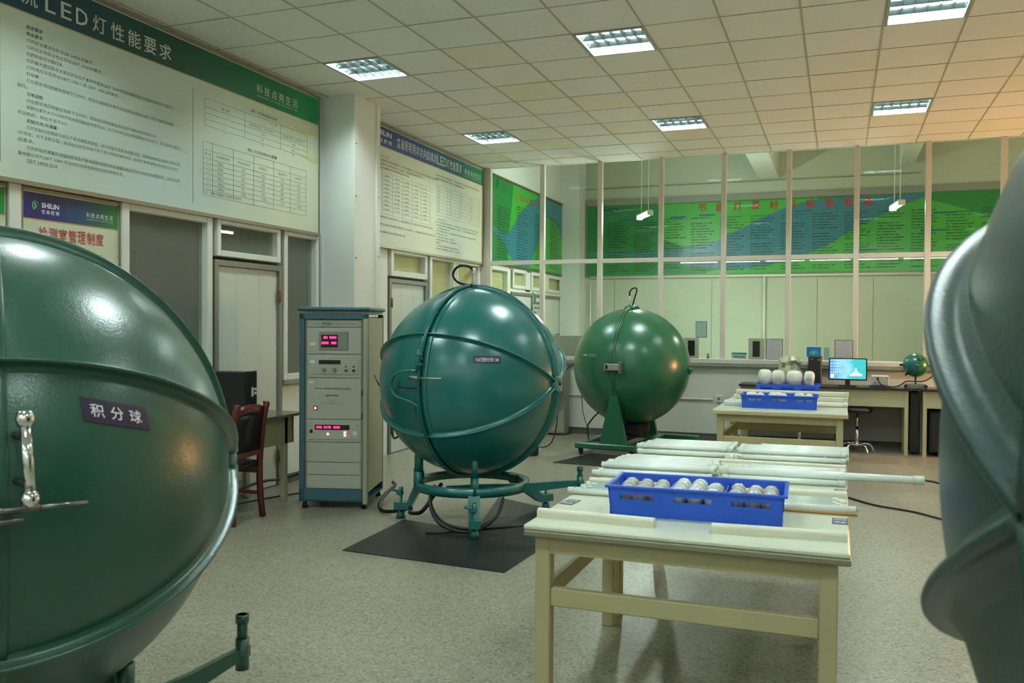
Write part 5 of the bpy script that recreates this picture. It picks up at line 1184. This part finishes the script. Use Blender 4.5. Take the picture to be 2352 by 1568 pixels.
# green posters beyond the glass
GD, GL, GB = mat('poster_green', (24, 128, 58), .35), mat('poster_lime', (64, 168, 62), .35), mat('poster_blue', (52, 122, 138), .35)
W['gink'] = mat('green_ink', (14, 56, 34), .6)
def poly(mb, pts, off, plane, c, z0, th=.001):
    P = [(off, y - c, z - z0) if plane == 'x' else (y - c, -off, z - z0) for y, z in pts]
    Q = [(p[0] + (th if plane == 'x' else 0), p[1] - (th if plane == 'y' else 0), p[2]) for p in P]; n = len(P)
    mb.add(P + Q, [tuple(range(n)), tuple(range(n, 2 * n))] + [(i, (i + 1) % n, (i + 1) % n + n, i + n) for i in range(n)])
P3 = thing('green_poster', 'green poster with blue swirl on the left wall beyond the glass', 'poster', (XL, 14.72, 2.6)); c3 = 14.72
mb = MB(); mb.box((.02, 12.82 - c3, 0), (.04, 16.62 - c3, 1.37)); mb.build('body_panel', GD, P3)
mb = MB()
def strip(mb, top, bot, off, plane, c, z0):
    """flat printed band between two edge lines with the same stations"""
    for k in range(len(top) - 1): poly(mb, [bot[k], bot[k + 1], top[k + 1], top[k]], off, plane, c, z0)
strip(mb, [(13.55, 3.0), (13.7, 3.5), (13.8, 3.96), (14.4, 3.96), (15.1, 3.96)], [(13.55, 2.7), (13.7, 2.62), (13.8, 2.62), (14.4, 2.62), (15.1, 2.62)], .041, 'x', c3, 2.6)
strip(mb, [(15.1, 3.4), (15.5, 3.62), (16.1, 3.6), (16.4, 3.45), (16.6, 3.2)], [(15.1, 2.62), (15.5, 2.62), (16.1, 2.62), (16.4, 2.62), (16.6, 2.62)], .041, 'x', c3, 2.6); mb.build('lime_field', GL, P3)
mb = MB()
strip(mb, [(12.84, 3.2), (13.3, 3.08), (13.6, 3.14), (13.85, 3.3), (14.2, 3.55), (14.6, 3.75), (15.1, 3.92), (15.6, 3.95), (16.2, 3.95), (16.6, 3.93)], [(12.84, 3.1), (13.3, 2.98), (13.6, 2.8), (13.85, 2.62), (14.2, 2.62), (14.6, 2.62), (15.1, 3.1), (15.6, 3.66), (16.2, 3.62), (16.6, 3.2)], .0425, 'x', c3, 2.6); mb.build('blue_swirl', GB, P3)
mb = MB()
for a, b_, lo, hi in ((12.8, 12.84, 0, 1.4), (16.6, 16.64, 0, 1.4), (12.8, 16.64, -.02, 0), (12.8, 16.64, 1.37, 1.40)): mb.box((0, a - c3, lo), (.055, b_ - c3, hi))
mb.build('frame', mat('brown_frame', (110, 80, 60), .5), P3)
mb = MB()
for k, ch in enumerate('灯具检测标准'): wall_text(mb, c3, 2.6, ch, 13.9 + .24 * k, 3.72, .13, .12, x=.0445, bold=.01)
mb.build('red_title', mat('red_title', (190, 84, 50), .5), P3)
mb = MB()
for c_, y in enumerate((13.05, 13.95, 14.9, 15.75)):
    for k in range(20):
        if c_ == 0 and k < 2: continue
        wall_text(mb, c3, 2.6, ('外观检查按样品逐只进行', '光通量不低于额定值九成', '功率偏差应在百分之十内')[(k + c_) % 3], y, 3.60 - .048 * k, (.42, .6, .55)[(k * 2 + c_) % 3], .025, bold=.02, x=.0445, res=1)
mb.build('body_lettering', W['gink'], P3)
mb = MB(); mb.tube([(.046, 13.05 - c3 + .03 * math.sin(a), 1.27 + .06 * math.cos(a)) for a in [q * .35 for q in range(10)]], .006, 6); wall_text(mb, c3, 2.6, 'SHILIN', 13.2, 3.84, .24, .05, x=.0445, bold=.02); wall_text(mb, c3, 2.6, '世林照明', 13.2, 3.78, .24, .04, x=.0445); mb.build('logo_lettering', mat('logo_print', (70, 130, 96), .5), P3)
P4 = thing('green_poster', 'long green poster with red title on the far wall beyond the glass', 'poster', (-1.1, YF, 2.6)); c4 = -1.1
mb = MB(); mb.box((-4.77 - c4, -.04, 0), (2.9 - c4, -.02, 1.38)); mb.build('body_panel', GD, P4)
mb = MB()
strip(mb, [(-3.3, 3.96), (-2.9, 3.96), (-2.0, 3.96), (-1.2, 3.96), (-.4, 3.96)], [(-3.25, 3.3), (-2.9, 3.15), (-2.0, 3.2), (-1.2, 3.6), (-.4, 3.9)], .041, 'y', c4, 2.6)
strip(mb, [(-2.4, 2.64), (-1.3, 2.85), (-.3, 3.2), (.6, 3.65), (1.3, 3.9), (2.2, 3.6), (2.88, 3.2)], [(-2.4, 2.61), (-1.3, 2.61), (-.3, 2.61), (.6, 2.61), (1.3, 2.61), (2.2, 2.61), (2.88, 2.61)], .041, 'y', c4, 2.6); mb.build('lime_field', GL, P4)
mb = MB()
strip(mb, [(-4.75, 3.06), (-4.0, 3.03), (-3.27, 3.05), (-2.7, 3.1), (-2.27, 3.2), (-1.9, 3.38), (-1.47, 3.6), (-1.0, 3.8), (-.62, 3.9), (-.2, 3.96), (.4, 3.97), (.95, 3.97), (1.5, 3.97)],
      [(-4.75, 3.0), (-4.0, 2.98), (-3.27, 2.88), (-2.7, 2.77), (-2.27, 2.70), (-1.9, 2.68), (-1.47, 2.72), (-1.0, 2.80), (-.62, 2.92), (-.2, 3.12), (.4, 3.49), (.95, 3.75), (1.5, 3.95)], .0425, 'y', c4, 2.6); mb.build('blue_swirl', GB, P4)
def far_text(mb, s, x, z, w, h, bold=0., res=2): text(mb, s, (x - c4, -.0445, z - 2.6), (1, 0, 0), (0, 0, 1), width=w, height=h, bold=bold, lift=.0006, res=res)
mb = MB()
for k, ch in enumerate('节能灯原材料检验标准'): far_text(mb, ch, -2.56 + .325 * k, 3.785, .155, .165, .018)
mb.build('red_title', mat('red_title', (176, 40, 24), .5), P4)
mb = MB()
for c_ in range(13):
    x = -4.35 + .55 * c_
    for k in range(24):
        z = 3.66 - .052 * k
        if z < 2.63: continue
        if (k * 7 + c_ * 5) % 11 == 0: continue
        far_text(mb, ('外观尺寸符合图纸要求', '抽样检验水平二级', '电气参数测试合格', '包装标识清晰完整')[(k * 3 + c_) % 4], x, z, (.4, .3, .36, .44)[(k + 2 * c_) % 4], .026, .02, res=1)
mb.build('body_lettering', W['gink'], P4)
mb = MB()
for x, z, w_ in ((-3.1, 3.69, .3), (-2.55, 3.71, .3), (-4.1, 3.68, .35), (-1.0, 3.72, .5), (1.3, 3.3, .4), (.2, 2.98, .4), (1.5, 3.6, .35)): mb.box((x - c4, -.0455, z - 2.6), (x + w_ - c4, -.0435, z + .03 - 2.6))
mb.build('heading_bars', mat('heading_blue', (34, 92, 140), .5), P4)
mb = MB(); far_text(mb, 'SHILIN', -4.42, 3.87, .3, .06, .03); far_text(mb, '世 林 照 明', -4.42, 3.79, .3, .05); mb.tube([(-4.58 - c4 + .05 * math.sin(a), -.046, 3.86 - 2.6 + .06 * math.cos(a)) for a in [q * .35 for q in range(10)]], .008, 6); mb.build('logo_lettering', mat('logo_dark', (30, 60, 90), .5), P4)
mb = MB()
for a, b_, lo, hi in ((-4.79, -4.76, 0, 1.4), (2.88, 2.92, 0, 1.4), (-4.79, 2.92, -.02, 0), (-4.79, 2.92, 1.38, 1.41)): mb.box((a - c4, -.05, lo), (b_ - c4, 0, hi))
mb.build('frame', W['pframe'], P4)

# ------------------------------------------------------------------ desk corner at the left
D = thing('side_desk', 'grey-topped side desk with cream front, between the dark green sphere and the rack', 'desk', (-4.90, 6.1, 0))
mb = MB(); mb.rbox((-.28, -.95, .765), (.27, .82, .79), .005); mb.build('desk_top', mat('desk_top_grey', (92, 92, 78), .2), D)
mb = MB(); mb.box((.19, -.9, .52), (.215, .70, .765)); mb.box((-.25, .69, .52), (.215, .715, .765)); mb.build('apron', W['bench'], D)
for x in (-.25, .165):
    for y in (-.9, .575): mb = MB(); mb.rbox((x, y, 0), (x + .05, y + .05, .765), .004); mb.build('leg', W['bench'], D)
mb = MB(); mb.box((-.25, -.85, .12), (-.22, .575, .16)); mb.build('stretcher', W['bench'], D)
T2 = thing('computer_tower', 'black computer tower with white stickers on the side desk behind the dark green sphere', 'computer', (-4.89, 6.18, .79), math.radians(8))
mb = MB(); mb.rbox((-.19, -.085, 0), (.19, .085, .40), .006); mb.build('case', W['blackm'], T2)
mb = MB(); mb.rbox((.19, -.085, .005), (.205, .085, .41), .005); mb.build('front_panel', W['black'], T2)
mb = MB(); mb.box((.2045, -.01, .19), (.2065, .02, .27)); mb.box((.2045, .03, .24), (.2065, .075, .262)); mb.box((.2045, .03, .205), (.2065, .075, .228)); mb.build('sticker', W['white'], T2)
t = thing('paper_cup', 'white paper cup with blue print beside the computer tower on the side desk', 'cup', (-4.93, 6.47, .79))
mb = MB(); mb.lathe([(.025, 0), (.036, .10), (.039, .105), (.036, .108), (.033, .1), (.024, .005)], n=20); mb.build('cup_wall', W['paper'], t)
mb = MB(); mb.lathe([(.0285, .025), (.0318, .06)], n=20); mb.build('blue_print', mat('cup_blue', (70, 86, 160), .5), t)
W['mahog'] = mat('mahogany', (96, 26, 18), .28, coat=.4, noise=.15, nscale=12)
C_ = thing('office_chair', 'dark red wooden armless chair with black padded back, pushed to the side desk', 'chair', (-4.70, 5.86, 0), math.radians(4))
mb = MB(); mb.rbox((-.24, -.22, .42), (.2, .22, .47), .02); mb.build('seat', W['black'], C_)
for y in (-.225, .195):
    mb = MB(); mb.sweep([[(x - .018, y, z), (x + .022, y, z), (x + .022, y + .035, z), (x - .018, y + .035, z)] for x, z in ((.225, 0), (.205, .15), (.195, .3), (.195, .45), (.205, .6), (.225, .78), (.25, .90), (.262, .945), (.25, .96))]); mb.build('leg', W['mahog'], C_)
    mb = MB(); mb.rbox((-.23, y, 0), (-.195, y + .035, .42), .004); mb.build('leg', W['mahog'], C_)
mb = MB(); mb.sweep([[(x - .012, y, z), (x + .016, y, z), (x + .016, y, z + .07), (x - .012, y, z + .07)] for y, x, z in ((-.2, .232, .85), (-.1, .245, .872), (0, .25, .88), (.1, .245, .872), (.2, .232, .85))]); mb.box((.19, -.2, .52), (.215, .2, .56)); mb.build('back_rail', W['mahog'], C_)
mb = MB(); mb.sweep([[(x - .01, -.19, z), (x + .014, -.19, z), (x + .014, .19, z), (x - .01, .19, z)] for x, z in ((.202, .56), (.208, .65), (.222, .78), (.238, .88))]); mb.build('backrest', W['black'], C_)
mb = MB(); mb.box((-.2, -.215, .36), (.19, -.195, .42)); mb.box((-.2, .205, .36), (.19, .225, .42)); mb.box((-.2, -.215, .18), (.19, -.2, .21)); mb.box((-.2, .205, .18), (.19, .22, .21)); mb.build('seat_rail', W['mahog'], C_)

# ------------------------------------------------------------------ cables and small things on the floor
cable('cable', [(-5.1, 6.0, .03), (-5.08, 6.5, .10), (-5.06, 6.9, .12), (-5.05, 7.15, .10), (-4.9, 7.35, .16), (-4.7, 7.35, .24), (-4.55, 7.25, .3)], .014, 'thick black cable running behind the side desk to the rack')
cable('cable', [(-5.0, 6.0, .008), (-4.95, 6.5, .006), (-4.8, 6.95, .006), (-4.62, 7.2, .006), (-4.4, 7.3, .006)], .006, 'thin black cable on the floor between the side desk and the rack')
cable('cable', [(-3.92, 7.3, .12), (-3.82, 7.15, .12), (-3.78, 6.9, .09), (-3.74, 6.72, .03), (-3.6, 6.55, .02), (-3.42, 6.5, .05), (-3.28, 6.42, .10), (-3.2, 6.25, .10), (-3.05, 6.15, .14), (-2.97, 6.2, .26), (-2.95, 6.3, .34)], .016, 'thick black hose from the rack to the foot of the teal sphere stand')
cable('cable', [(-2.97, 6.22, .34), (-2.98, 6.15, .22), (-2.88, 6.1, .08), (-2.7, 6.08, .03), (-2.55, 6.12, .05), (-2.44, 6.2, .14), (-2.42, 6.3, .26)], .012, 'black cable sagging under the teal sphere stand, front one')
cable('cable', [(-2.99, 6.3, .32), (-3.0, 6.22, .20), (-2.9, 6.2, .07), (-2.72, 6.2, .025), (-2.58, 6.24, .05), (-2.48, 6.32, .12), (-2.46, 6.4, .25)], .010, 'black cable sagging under the teal sphere stand, rear one')
cable('cable', [(-2.95, 6.02, .012), (-2.8, 6.1, .012), (-2.6, 6.3, .012), (-2.3, 6.6, .008), (-2.0, 7.2, .008)], .008, 'black cable lying on the mat beneath the teal sphere')
cable('cable', [(-3.77, 7.02, .86), (-3.74, 6.95, .70), (-3.70, 6.9, .60), (-3.66, 6.93, .62), (-3.64, 7.02, .72), (-3.62, 7.1, .84)], .010, 'black cable loop hanging between the rack and the teal sphere')
cable('cable', [(-3.2, 11.3, 1.1), (-3.36, 11.2, 1.06), (-3.44, 11.05, .9), (-3.46, 11.0, .5), (-3.5, 10.95, .15), (-3.6, 10.9, .012), (-3.85, 10.85, .012)], .008, 'thin black cable hanging at the left of the bottle green sphere')
cable('cable', [(-3.4, 11.9, .62), (-3.32, 11.7, .4), (-3.15, 11.4, .18), (-3.0, 11.2, .10)], .006, 'thin black cable slanting down to the stand of the bottle green sphere')
cable('cable', [(-2.98, 10.82, .10), (-3.02, 10.85, .3), (-2.95, 10.85, .42), (-2.86, 10.78, .5)], .010, 'short black hose at the bracket of the bottle green sphere')
cable('cable', [(.06, 8.8, .012), (.3, 8.5, .008), (.62, 8.3, .008), (.9, 8.0, .008), (1.3, 7.9, .008)], .009, 'black cable crossing the floor right of the tables')
cable('cable', [(.41, 4.85, .832), (.46, 4.86, .825), (.55, 4.88, .80), (.75, 4.9, .79), (1.0, 4.93, .80)], .005, 'thin dark wire leading from the tip of the jutting tube')
cable('cable', [(-.2, 12.3, .6), (-.12, 12.3, .42), (-.05, 12.3, .2), (-.02, 12.28, .05), (.0, 12.2, .012)], .006, 'dark cable drooping under the computer bench by the stool')
mb = MB(); mb.box((-.04, -.025, 0), (.04, .025, .002)); tag(mb.build('tape_strip', mat('blue_tape', (40, 90, 190), .5), loc=(-1.12, 5.87, 0), rot=(0, 0, .3)), 'scrap of blue tape on the floor beside the far leg of the second table', 'tape')
